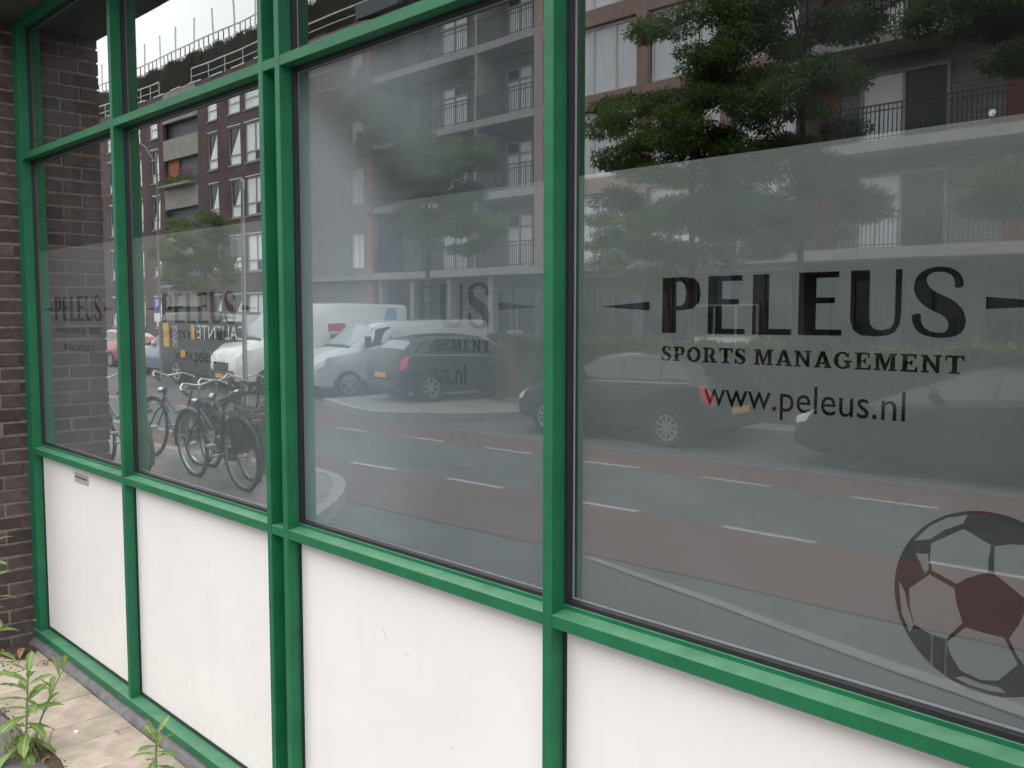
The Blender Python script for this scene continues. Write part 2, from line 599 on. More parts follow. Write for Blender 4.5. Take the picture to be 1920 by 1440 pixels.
M['earth'] = mat('ground', (0.13, 0.125, 0.11), rough=1.0, ns=0.4, na=0.25)
M['soffit'] = mat('dark_soffit', (0.055, 0.055, 0.052), rough=0.8, ns=4, na=0.2)
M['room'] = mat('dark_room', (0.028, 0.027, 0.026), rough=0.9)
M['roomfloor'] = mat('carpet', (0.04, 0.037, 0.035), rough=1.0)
M['leaf_weed'] = leaf_mat('weed_leaf', (0.11, 0.20, 0.045), (0.22, 0.33, 0.085), ns=12, vein=True)
M['stem'] = mat('weed_stem', (0.17, 0.22, 0.07), rough=0.7, ns=20, na=0.3)
M['dry'] = mat('dry_leaf', (0.34, 0.20, 0.10), rough=0.8, ns=30, na=0.35)
M['paper'] = mat('litter_paper', (0.7, 0.72, 0.78), rough=0.7)
M['sticker'] = mat('grey_plate', (0.36, 0.355, 0.37), rough=0.5)
M['ink'] = mat('dark_print', (0.06, 0.06, 0.065), rough=0.6)
M['stain'] = mat('dirt_mark', (0.58, 0.555, 0.54), rough=0.8)
# street
M['bark'] = mat('bark', (0.10, 0.075, 0.055), rough=0.95, ns=6, na=0.3, bs=20, ba=0.8, bd=0.02)
M['foliage'] = leaf_mat('foliage', (0.050, 0.090, 0.024), (0.155, 0.225, 0.058), ns=0.9)
M['foliage2'] = leaf_mat('foliage_light', (0.060, 0.105, 0.025), (0.16, 0.21, 0.05), ns=1.1)
M['hedge'] = leaf_mat('hedge_leaf', (0.06, 0.095, 0.02), (0.19, 0.21, 0.05), ns=0.8)
M['roofgreen'] = leaf_mat('roof_plants', (0.035, 0.042, 0.022), (0.085, 0.085, 0.045), ns=0.8)
M['bw_red'] = brickwork_mat('dark_red_brickwork', (0.115, 0.058, 0.058), (0.088, 0.048, 0.050), (0.12, 0.10, 0.10))
M['bw_grey'] = brickwork_mat('grey_slats', (0.26, 0.245, 0.225), (0.20, 0.19, 0.18), (0.05, 0.05, 0.05), bw=2.4, bh=0.13)
M['slate'] = mat('blue_grey_panel', (0.085, 0.095, 0.11), rough=0.6, ns=1.5, na=0.12)
M['greywall'] = mat('grey_render', (0.21, 0.195, 0.185), rough=0.85, ns=1.2, na=0.12)
M['pink'] = mat('pink_concrete', (0.34, 0.235, 0.205), rough=0.85, ns=2.5, na=0.12)
M['slab'] = mat('concrete_slab', (0.30, 0.285, 0.265), rough=0.85, ns=2.0, na=0.15)
M['dark_soffit'] = mat('balcony_soffit', (0.10, 0.098, 0.092), rough=0.85)
M['rail'] = mat('dark_railing', (0.05, 0.05, 0.055), rough=0.5, metal=0.3)
M['rail_white'] = mat('pale_railing', (0.55, 0.55, 0.55), rough=0.45)
M['frame_white'] = mat('white_window_frame', (0.66, 0.66, 0.65), rough=0.5)
M['frame_grey'] = mat('grey_window_frame', (0.32, 0.33, 0.34), rough=0.5)
M['frame_dark'] = mat('dark_window_frame', (0.07, 0.07, 0.075), rough=0.5)
M['curtain'] = mat('pane_with_white_curtain', (0.78, 0.80, 0.83), rough=0.06, ns=1.8, na=0.10, stretch=(6, 1, 0.4))
M['curtain_bright'] = mat('pane_with_bright_curtain', (0.85, 0.86, 0.87), rough=0.06, ns=1.8, na=0.10, stretch=(6, 1, 0.4))
M['darkpane'] = mat('dark_pane', (0.035, 0.042, 0.048), rough=0.05, ns=0.8, na=0.5, spec=0.35)
M['orange'] = mat('orange_wood', (0.36, 0.13, 0.06), rough=0.7, ns=3, na=0.2)
M['redwood'] = mat('red_door', (0.22, 0.045, 0.030), rough=0.6)
M['flower'] = leaf_mat('pink_flowers', (0.25, 0.05, 0.16), (0.40, 0.10, 0.28), ns=8)
M['pole_grey'] = mat('weathered_pole', (0.20, 0.18, 0.165), rough=0.6, metal=0.2)
M['steel'] = mat('galvanised_steel', (0.50, 0.51, 0.52), rough=0.4, metal=0.6)
M['chrome'] = mat('chrome', (0.62, 0.62, 0.63), rough=0.22, metal=1.0)
M['signblue'] = mat('sign_blue', (0.03, 0.10, 0.42), rough=0.4)
M['signwhite'] = mat('sign_white', (0.8, 0.8, 0.8), rough=0.4)
M['rubber'] = mat('rubber', (0.02, 0.02, 0.02), rough=0.8)
M['alloy'] = mat('alloy_rim', (0.48, 0.48, 0.50), rough=0.3, metal=0.6)
M['carglass'] = mat('car_glass', (0.018, 0.022, 0.024), rough=0.03, coat=0.0, spec=0.8)
M['carglass_light'] = mat('bright_car_glass', (0.30, 0.36, 0.37), rough=0.05)
M['black_trim'] = mat('black_plastic', (0.022, 0.022, 0.024), rough=0.6)
M['headlight'] = mat('headlight_glass', (0.75, 0.78, 0.80), rough=0.08, metal=0.2)
M['taillight'] = mat('taillight_red', (0.62, 0.02, 0.03), rough=0.15, coat=1.0)
M['plate'] = mat('yellow_number_plate', (0.72, 0.40, 0.03), rough=0.5)
M['yellow'] = mat('yellow_print', (0.68, 0.40, 0.08), rough=0.6)
M['lettering'] = mat('white_lettering', (0.72, 0.72, 0.72), rough=0.5)
M['redprint'] = mat('red_print', (0.55, 0.06, 0.05), rough=0.5)
M['blueprint'] = mat('blue_print', (0.20, 0.42, 0.62), rough=0.5)
M['darkprint'] = mat('dark_print_on_van', (0.06, 0.065, 0.075), rough=0.5)
M['car_black'] = mat('black_car_paint', (0.012, 0.013, 0.016), rough=0.35, coat=0.25, spec=0.35)
M['car_dark'] = mat('dark_grey_car_paint', (0.016, 0.018, 0.022), rough=0.32, coat=0.35, spec=0.35)
M['car_silver'] = mat('silver_van_paint', (0.50, 0.52, 0.545), rough=0.3, metal=0.15, coat=1.0)
M['car_white'] = mat('white_van_paint', (0.74, 0.745, 0.75), rough=0.3, coat=1.0)
M['car_blue'] = mat('blue_grey_car_paint', (0.10, 0.14, 0.20), rough=0.25, coat=1.0)
M['car_red'] = mat('red_car_paint', (0.36, 0.018, 0.022), rough=0.3, coat=1.0)
M['bike_black'] = mat('black_bicycle_paint', (0.02, 0.02, 0.022), rough=0.35)
M['bike_blue'] = mat('blue_bicycle_paint', (0.035, 0.075, 0.14), rough=0.35)
M['bike_grey'] = mat('grey_bicycle_paint', (0.10, 0.11, 0.11), rough=0.4)
M['leather'] = mat('saddle_leather', (0.03, 0.028, 0.027), rough=0.55)
M['brownred'] = mat('rusty_red_steel', (0.18, 0.075, 0.06), rough=0.7, ns=5, na=0.25)


# ------------------------------------------------------------------ mesh helpers
class MB:
    def __init__(s):
        s.v, s.f, s.m = [], [], []

    def add(s, vs, fs, mi=0):
        o = len(s.v)
        s.v += [tuple(p) for p in vs]
        s.f += [tuple(i + o for i in f) for f in fs]
        s.m += [mi] * len(fs)
        return s

    def box(s, x0, x1, y0, y1, z0, z1, mi=0):
        vs = [(x0, y0, z0), (x1, y0, z0), (x1, y1, z0), (x0, y1, z0), (x0, y0, z1), (x1, y0, z1), (x1, y1, z1), (x0, y1, z1)]
        fs = [(0, 3, 2, 1), (4, 5, 6, 7), (0, 1, 5, 4), (1, 2, 6, 5), (2, 3, 7, 6), (3, 0, 4, 7)]
        return s.add(vs, fs, mi)

    def tube(s, pts, r, n=8, mi=0, cap=True):
        pts = [Vector(p) for p in pts]
        rs = r if isinstance(r, (list, tuple)) else [r] * len(pts)
        rings = []
        for i, p in enumerate(pts):
            d = (pts[min(i + 1, len(pts) - 1)] - pts[max(i - 1, 0)]).normalized()
            a = Vector((0, 0, 1)) if abs(d.z) < 0.9 else Vector((1, 0, 0))
            u = d.cross(a).normalized()
            w = d.cross(u)
            rings.append([p + (u * math.cos(2 * math.pi * k / n) + w * math.sin(2 * math.pi * k / n)) * rs[i] for k in range(n)])
        vs = [q for ring in rings for q in ring]
        fs = []
        for i in range(len(pts) - 1):
            for k in range(n):
                fs.append((i * n + k, i * n + (k + 1) % n, (i + 1) * n + (k + 1) % n, (i + 1) * n + k))
        if cap:
            fs.append(tuple(range(n - 1, -1, -1)))
            fs.append(tuple((len(pts) - 1) * n + k for k in range(n)))
        return s.add(vs, fs, mi)

    def prism(s, poly, f0, f1, mi=0):
        """poly: 2D points; f0,f1 map a 2D point to the two 3D caps"""
        n = len(poly)
        vs = [f0(*p) for p in poly] + [f1(*p) for p in poly]
        fs = [tuple(range(n - 1, -1, -1)), tuple(range(n, 2 * n))]
        for k in range(n):
            fs.append((k, (k + 1) % n, n + (k + 1) % n, n + k))
        return s.add(vs, fs, mi)

    def lathe(s, prof, c, axis='y', n=24, mi=0, closed=True):
        """prof: (radius, offset along axis)"""
        vs, fs = [], []
        m = len(prof)
        for k in range(n):
            a = 2 * math.pi * k / n
            for (r, o) in prof:
                p = {'y': (r * math.cos(a), o, r * math.sin(a)), 'z': (r * math.cos(a), r * math.sin(a), o), 'x': (o, r * math.cos(a), r * math.sin(a))}[axis]
                vs.append((c[0] + p[0], c[1] + p[1], c[2] + p[2]))
        for k in range(n):
            for j in range(m if closed else m - 1):
                a, b = k * m + j, k * m + (j + 1) % m
                a2, b2 = ((k + 1) % n) * m + j, ((k + 1) % n) * m + (j + 1) % m
                fs.append((a, b, b2, a2))
        return s.add(vs, fs, mi)

    def build(s, name, mats, parent=None, smooth=False, bevel=0.0, **props):
        me = bpy.data.meshes.new(name)
        me.from_pydata(s.v, [], s.f)
        ml = mats if isinstance(mats, (list, tuple)) else [mats]
        for m in ml:
            me.materials.append(m)
        if len(ml) > 1:
            me.polygons.foreach_set('material_index', s.m)
        bm = bmesh.new()
        bm.from_mesh(me)
        bmesh.ops.recalc_face_normals(bm, faces=bm.faces)
        if bevel:
            bmesh.ops.bevel(bm, geom=list(bm.edges), offset=bevel, segments=1, affect='EDGES', clamp_overlap=True)
        bm.to_mesh(me)
        bm.free()
        if smooth:
            me.polygons.foreach_set('use_smooth', [True] * len(me.polygons))
            try:
                me.set_sharp_from_angle(angle=R(40))
            except Exception:
                pass
        o = bpy.data.objects.new(name, me)
        COL.objects.link(o)
        if parent is not None:
            o.parent = parent
        for k, v in props.items():
            o[k] = v
        return o


def thing(name, label, cat, loc=(0, 0, 0), rz=0.0, group=None):
    o = bpy.data.objects.new(name, None)
    COL.objects.link(o)
    o.empty_display_size = 0.2
    o.location = loc
    o.rotation_euler = (0, 0, rz)
    o['label'] = label
    o['category'] = cat
    if group:
        o['group'] = group
    return o


def tag(o, label, cat, group=None):
    o['label'] = label
    o['category'] = cat
    if group:
        o['group'] = group
    return o


def mesh_np(name, verts, faces, material, parent=None, uv=None, **props):
    me = bpy.data.meshes.new(name)
    me.from_pydata(verts.tolist() if hasattr(verts, 'tolist') else verts, [], faces.tolist() if hasattr(faces, 'tolist') else faces)
    me.materials.append(material)
    o = bpy.data.objects.new(name, me)
    COL.objects.link(o)
    if parent is not None:
        o.parent = parent
    for k, v in props.items():
        o[k] = v
    return o


def share(o, name, loc, parent, rot=None, scale=None):
    c = bpy.data.objects.new(name, o.data)
    COL.objects.link(c)
    c.parent = parent
    c.location = loc
    if rot:
        c.rotation_euler = rot
    if scale:
        c.scale = scale
    return c


def struct(o):
    o['kind'] = 'structure'
    return o


# ------------------------------------------------------------------ the ground, the street
K = -0.065          # the street runs slightly askew to the window wall


def yl(y0, x):
    return y0 + K * x


def strip(name, y0, y1, x0, x1, z, m):
    b = MB()
    n = 12
    xs = [x0 + (x1 - x0) * i / n for i in range(n + 1)]
    vs = [(x, yl(y0, x), z) for x in xs] + [(x, yl(y1, x), z) for x in xs]
    b.add(vs, [(i, i + 1, n + 2 + i, n + 1 + i) for i in range(n)])
    return struct(b.build(name, m))


struct(MB().add([(-400, -400, -0.165), (400, -400, -0.165), (400, 400, -0.165), (-400, 400, -0.165)], [(0, 1, 2, 3)]).build('ground', M['earth']))
struct(MB().add([(-90, -16, -0.158), (60, -16, -0.158), (60, 0.0, -0.158), (-90, 0.0, -0.158)], [(0, 1, 2, 3)]).build('parking_bay_asphalt', M['asphalt_dark']))
strip('road', -5.84, -8.06, -60, 40, -0.150, M['asphalt'])
strip('cycle_lane', -4.12, -5.84, -60, 40, -0.150, M['redlane'])
strip('cycle_lane', -8.06, -9.33, -60, 40, -0.150, M['redlane'])


def dash(xa, xb, y0, w, z=-0.146, m=None, name='lane_marking'):
    b = MB()
    b.add([(xa, yl(y0, xa) - w / 2, z), (xb, yl(y0, xb) - w / 2, z), (xb, yl(y0, xb) + w / 2, z), (xa, yl(y0, xa) + w / 2, z)], [(0, 1, 2, 3)])
    return struct(b.build(name, m or M['paint']))


for k in range(-10, 8):
    xa = -5.11 + 1.93 * k
    dash(xa, xa + 0.95, -5.83, 0.09)
for k in range(-12, 8):
    xa = -6.73 + 1.90 * k
    dash(xa, xa + 0.93, -8.10, 0.09)
# worn diagonal line of the loading bay
b = MB()
b.add([(0.55, -4.02, -0.146), (4.6, -3.24, -0.146), (4.6, -3.40, -0.146), (0.55, -4.09, -0.146)], [(0, 1, 2, 3)])
struct(b.build('bay_marking', M['paint_worn']))
strip('lane_edge_marking', -9.33, -9.37, -7, 40, -0.146, M['paint_worn'])

# near pavement: wide on the left (bicycles), narrow in front of the windows
outer = [(-60, -0.5), (-60, 0.0 + yl(-4.22, -60)), (-30, yl(-4.22, -30)), (-10, yl(-4.22, -10)), (-5.5, -4.24), (-4.3, -4.27), (-3.75, -4.22), (-3.45, -4.10), (-3.18, -3.95), (-2.75, -3.62), (-2.45, -3.33), (-2.15, -3.0), (-1.85, -2.6), (-1.6, -2.38), (-1.25, -2.28), (0, -2.25), (40, -2.25), (40, -0.64), (-0.1, -0.64), (-0.1, -0.36), (-60, -0.36)]
pv = outer[1:]
b = MB()
b.prism([(x, y) for x, y in pv], lambda x, y: (x, y, -0.16), lambda x, y: (x, y, 0.0))
struct(b.build('pavement', M['pave']))


def kerb_line(pts, w=0.13, z0=-0.16, z1=0.004):
    """kerb stones along a line, each one a part of the kerb"""
    root = MB()
    P = [Vector((p[0], p[1], 0)) for p in pts]
    offs = []
    for i, p in enumerate(P):
        d = (P[min(i + 1, len(P) - 1)] - P[max(i - 1, 0)]).normalized()
        offs.append(Vector((d.y, -d.x, 0)))
    for i in range(len(P) - 1):
        a, c = P[i], P[i + 1]
        g = 0.004
        d = (c - a).normalized() * g
        q = [a + d, c - d, c - d + offs[i + 1] * w, a + d + offs[i] * w]
        root.prism([(t.x, t.y) for t in q], lambda x, y: (x, y, z0), lambda x, y: (x, y, z1))
    return root


kp = [(-30 + 1.0 * i, yl(-4.225, -30 + 1.0 * i)) for i in range(25)] + [(-4.6, -4.27), (-4.3, -4.275), (-3.75, -4.225), (-3.45, -4.105), (-3.18, -3.955), (-2.75, -3.625), (-2.45, -3.335), (-2.15, -3.005), (-1.85, -2.605), (-1.6, -2.385), (-1.25, -2.285), (0, -2.255)] + [(i * 1.0, -2.255) for i in range(1, 16)]
struct(kerb_line(kp, w=0.14).build('kerb', M['kerb']))

# far pavement with its bulge between the parking bays
far = [(-12.2, -9.75), (-11.2, -9.42), (-10.5, -9.22), (-9.9, -9.05), (-9.24, -9.0), (-8.75, -9.17), (-8.3, -9.5), (-7.95, -9.85), (-7.66, -10.25), (-7.45, -10.7), (-7.25, -11.25), (-6.9, -11.6), (-6.3, -11.75), (-4, -11.85), (0, -12.05), (6, -12.4), (40, -14.4)]
b = MB()
b.prism([(x, y) for x, y in far] + [(40, -24.0), (-12.2, -24.0)], lambda x, y: (x, y, -0.162), lambda x, y: (x, y, 0.0))
struct(b.build('pavement', M['pave']))
fk = far[:-1]
struct(kerb_line([(x, y - 0.001) for x, y in reversed(fk)], w=0.14).build('kerb', M['kerb']))
struct(MB().add([(-90, -24, -0.161), (-12.2, -24, -0.161), (-12.2, -16, -0.161), (-90, -16, -0.161)], [(0, 1, 2, 3)]).build('parking_lot', M['asphalt_dark']))

# paving in front of the windows: single tiles where they show
pav = MB().box(-0.098, 6.5, -0.64, 0.06, -0.10, -0.012).build('tiled_pavement', M['soil'])
struct(pav)


def tile_mesh(name, w, d, m, parent, x, y, dz=0.0, tilt=0.0):
    b = MB().box(-w / 2, w / 2, -d / 2, d / 2, -0.04, 0.0)
    o = b.build(name, m, parent, bevel=0.004)
    o.location = (x, y, dz)
    o.rotation_euler = (random.uniform(-tilt, tilt), random.uniform(-tilt, tilt), random.uniform(-0.004, 0.004))
    return o


xj = [-0.02, 0.29, 0.596, 0.90, 1.21, 1.425, 1.73, 2.04, 2.35, 2.66, 2.97, 3.28, 3.6, 3.9, 4.2, 4.5, 4.8, 5.1, 5.4, 5.7, 6.0, 6.3]
for i in range(len(xj) - 1):
    w = xj[i + 1] - xj[i] - 0.004
    xc = (xj[i + 1] + xj[i]) / 2
    tile_mesh('tile', w, 0.392, M['tile'], pav, xc, -0.230, 0.0 + random.uniform(-.0015, .0015), 0.003)
    tile_mesh('tile', w, 0.196, M['tile_dark'], pav, xc - 0.05, -0.533, -0.004 + random.uniform(-.003, .003), 0.01)


# ------------------------------------------------------------------ our own building: brick pier, overhang, room behind the glass
bld = thing('brick_building', 'dark brick corner of the building at the left edge with overhang above the green frame', 'building')
MB().box(-9.0, -0.1045, -0.3445, 0.60, -0.1, 3.55).build('wall', M['mortar'], bld)
# return face x=-0.1: bricks one by one
course = 0.078
brick_full = MB().box(-0.055, 0.0, -0.105, 0.105, 0, 0.066).build('brick', M['brick'], bld, bevel=0.004)
brick_half = MB().box(-0.055, 0.0, -0.050, 0.050, 0, 0.066).build('brick', M['brick'], bld, bevel=0.004)
first = {}
nb = 0
for k in range(46):
    z = 0.006 + course * k - 0.02
    if k % 2 == 0:
        row = [(-0.0205, 'f'), (-0.2405, 'f')]
    else:
        row = [(-0.1305 - 0.055 + 0.052, 'f')]
        row = [(0.0, 'h'), (-0.1305, 'f'), (-0.2955, 'h')]
    for (yc, t) in row:
        src = brick_full if t == 'f' else brick_half
        jx = random.uniform(-0.0035, 0.003)
        yy = yc - (0.0 if t == 'f' else 0.0)
        if t not in first:
            o = src
            first[t] = 1
            o.location = (-0.1 + jx, yy, z)
        else:
            o = share(src, 'brick', (-0.1 + jx, yy + random.uniform(-.002, .002), z), bld)
        o.rotation_euler = (random.uniform(-.008, .008), 0, random.uniform(-.012, .012))
        nb += 1
# street face of the pier, seen only from the side: bricks joined into one part
b = MB()
for k in range(46):
    z = -0.014 + course * k
    off = 0.0 if k % 2 == 0 else 0.11
    for i in range(9):
        x1 = -0.101 - off - i * 0.22
        w = 0.21
        if k % 2 == 1 and i == 0:
            b.box(-0.203, -0.101, -0.352 + random.uniform(-.003, .003), -0.30, z, z + 0.066)
        b.box(x1 - w, x1, -0.352 + random.uniform(-.003, .003), -0.30, z, z + 0.066)
b.build('street_face_bricks', M['brick'], bld, kind='stuff')
MB().box(-9.0, 9.0, -0.35, 0.60, 3.551, 9.0).build('upper_wall', brickwork_mat('brickwork_above', (0.10, 0.055, 0.042), (0.08, 0.045, 0.036), (0.17, 0.15, 0.125)), bld)
MB().box(-0.095, 9.0, -0.348, 0.20, 3.541, 3.5505).build('soffit', M['soffit'], bld)
MB().box(5.46, 9.0, -0.34, 0.60, -0.1, 3.54).build('wall', brickwork_mat('brickwork_beside', (0.10, 0.055, 0.042), (0.08, 0.045, 0.036), (0.17, 0.15, 0.125)), bld)
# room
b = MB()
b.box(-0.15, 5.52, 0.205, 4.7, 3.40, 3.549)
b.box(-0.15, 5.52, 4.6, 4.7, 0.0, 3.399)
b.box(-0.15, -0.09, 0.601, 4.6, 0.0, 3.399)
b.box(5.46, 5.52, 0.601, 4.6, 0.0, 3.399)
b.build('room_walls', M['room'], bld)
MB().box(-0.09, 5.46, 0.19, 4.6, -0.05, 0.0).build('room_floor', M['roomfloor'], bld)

# ------------------------------------------------------------------ the green glazed front
front = thing('glazed_front', 'green framed window wall with frosted glass above white panels', 'shop window')
V = [(-0.094, 0.0), (1.284, 1.3177), (2.6485, 2.6785), (2.7625, 2.7935), (4.0602, 4.0935), (5.40, 5.434)]
ZS = (0.050, 0.087)          # sill
H1 = (1.127, 1.161)
H2 = (2.781, 2.816)
ZT = (3.505, 3.545)
DEP = 0.048


def bx(name, x0, x1, y0, y1, z0, z1, m, bevel=0.0015, parent=front):
    return MB().box(x0, x1, y0, y1, z0, z1).build(name, m, parent, bevel=bevel)


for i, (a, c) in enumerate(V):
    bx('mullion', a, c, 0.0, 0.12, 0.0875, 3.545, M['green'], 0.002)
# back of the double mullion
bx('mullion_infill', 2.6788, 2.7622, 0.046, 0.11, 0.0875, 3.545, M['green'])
bays = [(V[0][1], V[1][0]), (V[1][1], V[2][0]), (V[2][1], V[3][0]), (V[3][1], V[4][0]), (V[4][1], V[5][0])]
for bi, (a, c) in enumerate(bays):
    a2, c2 = a + 0.0003, c - 0.0003
    if bi == 2:
        for (z0, z1) in (H1, H2, ZT):
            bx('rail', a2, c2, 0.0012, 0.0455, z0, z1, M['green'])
        continue
    # rail between panel and glass: flat front, sloped top, small bead behind
    b = MB()
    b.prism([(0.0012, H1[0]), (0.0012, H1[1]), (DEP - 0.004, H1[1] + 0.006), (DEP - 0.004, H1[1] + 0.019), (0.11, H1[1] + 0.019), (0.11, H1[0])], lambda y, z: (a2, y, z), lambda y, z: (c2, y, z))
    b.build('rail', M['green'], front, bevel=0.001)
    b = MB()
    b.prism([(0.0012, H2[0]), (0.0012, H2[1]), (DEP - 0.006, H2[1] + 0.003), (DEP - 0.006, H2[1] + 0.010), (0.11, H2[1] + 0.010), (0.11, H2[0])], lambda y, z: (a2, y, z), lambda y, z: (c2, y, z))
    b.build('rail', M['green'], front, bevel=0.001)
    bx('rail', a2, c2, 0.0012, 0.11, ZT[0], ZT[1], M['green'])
# sill along the whole front
b = MB()
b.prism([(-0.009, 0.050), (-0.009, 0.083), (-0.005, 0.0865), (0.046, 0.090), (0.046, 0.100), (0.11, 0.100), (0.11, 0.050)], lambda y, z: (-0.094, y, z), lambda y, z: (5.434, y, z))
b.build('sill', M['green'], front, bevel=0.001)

YG = 0.060     # outer face of the glass
GZ = [(H1[1] + 0.019, H2[0]), (H2[1] + 0.010, ZT[0])]


def gasket(x0, x1, z0, z1, y0, y1, w, name='gasket', parent=front, m=None):
    b = MB()
    b.box(x0, x0 + w, y0, y1, z0, z1)
    b.box(x1 - w, x1, y0, y1, z0, z1)
    b.box(x0 + w, x1 - w, y0, y1, z0, z0 + w)
    b.box(x0 + w, x1 - w, y0, y1, z1 - w, z1)
    return b.build(name, m or M['gasket'], parent)


# ---- lettering of the frosted film (outlines in metres about the word's centre)
PEL = [[[-339.2,65.8],[-277.2,66.6],[-251.3,62.8],[-238.1,50.9],[-233.1,29.6],[-236.4,9.2],[-254.7,-5.0],[-280.7,-8.9],[-299.9,-9.3],[-300.0,-61.5],[-340.2,-61.5]],[[-300.0,56.2],[-286.6,56.3],[-277.9,49.8],[-273.3,30.2],[-276.2,9.5],[-285.6,1.7],[-299.6,1.0]],[[-213.6,66.6],[-126.4,66.4],[-126.4,54.8],[-177.0,54.6],[-177.0,15.6],[-134.7,15.4],[-134.7,3.3],[-177.0,3.1],[-177.0,-49.5],[-118.7,-49.5],[-118.9,-61.1],[-214.1,-61.4]],[[-100.4,67.2],[-61.2,67.0],[-61.0,-48.3],[-7.0,-48.4],[-7.4,-61.0],[-100.8,-61.2]],[[7.6,67.9],[94.8,68.0],[94.8,56.1],[46.4,55.9],[46.4,16.4],[86.8,16.5],[86.8,4.8],[46.2,4.7],[46.2,-47.8],[102.7,-48.0],[102.6,-60.0],[7.4,-60.5]],[[119.2,68.5],[158.0,68.4],[158.8,-21.1],[161.4,-37.8],[169.9,-46.1],[183.7,-48.2],[200.4,-44.0],[207.5,-34.0],[209.0,-17.6],[208.8,68.4],[221.1,68.3],[221.2,-17.6],[218.6,-37.2],[209.1,-52.1],[194.2,-58.0],[170.4,-60.4],[142.5,-58.3],[126.2,-48.3],[119.6,-28.0]],[[334.2,32.4],[317.7,30.6],[318.2,42.1],[313.8,53.1],[302.9,59.7],[290.5,61.7],[276.5,59.9],[267.3,52.8],[267.0,43.3],[274.4,30.4],[291.9,20.6],[316.9,9.3],[334.1,-8.0],[340.2,-26.6],[338.4,-42.2],[328.3,-54.9],[307.1,-60.3],[282.2,-60.5],[259.8,-54.5],[246.5,-41.8],[241.4,-25.6],[241.8,-17.5],[259.1,-14.3],[258.3,-28.8],[264.2,-41.6],[278.7,-49.4],[294.4,-51.4],[305.2,-49.0],[309.5,-39.4],[308.5,-30.0],[299.5,-19.0],[280.5,-11.1],[261.2,0.2],[247.8,16.4],[242.7,32.5],[246.6,51.8],[262.1,65.7],[283.9,71.3],[308.7,68.9],[325.7,59.0],[333.1,44.9]]]
BALL = [[[-100.7,92.5],[-43.9,129.3],[4.5,108.3],[1.4,83.2],[1.4,56.5],[-14.4,50.0],[-35.9,38.6],[-52.5,24.8],[-97.6,41.4],[-102.5,63.2]],[[-139.4,-2.5],[-101.4,32.1],[-56.2,15.6],[-51.3,-10.8],[-39.2,-45.7],[-68.7,-84.2],[-100.3,-80.8],[-127.3,-70.2],[-136.8,-39.1]],[[-65.9,-89.1],[-33.9,-52.8],[-2.8,-55.3],[32.4,-55.4],[57.3,-97.5],[25.5,-136.6],[-4.7,-144.0],[-40.2,-136.0],[-58.4,-111.3]],[[10.6,107.2],[38.1,115.7],[59.8,118.3],[88,112],[104,84],[92,48],[63.5,23.5],[26.0,48.1],[11.9,57.6]],[[41.0,-54.5],[55.8,-26.5],[65.6,4.0],[98,2],[124,-18],[120,-60],[92,-88],[66.9,-96.2],[52.9,-78.5]],[[-159.9,8.3],[-147.8,-9.5],[-141.2,-37.2],[-128.1,-71.9],[-135.2,-87.6],[-152.1,-54.3]],[[-132.7,91.9],[-104.6,125.2],[-72.8,145.9],[-37.6,156.2],[-44.8,139.4],[-77.3,122.0],[-103.7,99.9]],[[-50.2,-152.2],[-33.2,-145.6],[-4.4,-150.1],[28.4,-148.1],[39.9,-155.6],[11.3,-160.1],[-24.9,-158.9]],[[-129.1,68.1],[-105.5,71.1],[-103.9,41.5],[-110.8,33.0]],[[152,30],[140,20],[120,36],[118,70],[128,84],[146,58]],[[70,-118],[104,-112],[128,-84],[112,-112],[86,-134]]]


def smooth_poly(p, it=1):
    """Chaikin corner cutting for curved outlines"""
    for _ in range(it):
        q = []
        for i in range(len(p)):
            a, c = p[i], p[(i + 1) % len(p)]
            q.append([a[0] * .75 + c[0] * .25, a[1] * .75 + c[1] * .25])
            q.append([a[0] * .25 + c[0] * .75, a[1] * .25 + c[1] * .75])
        p = q
    return p


def ell(cx, cy, rx, ry, n=24, a0=0, a1=360):
    return [[cx + rx * math.cos(R(a0 + (a1 - a0) * i / (n if a1 - a0 == 360 else n - 1))), cy + ry * math.sin(R(a0 + (a1 - a0) * i / (n if a1 - a0 == 360 else n - 1)))] for i in range(n)]


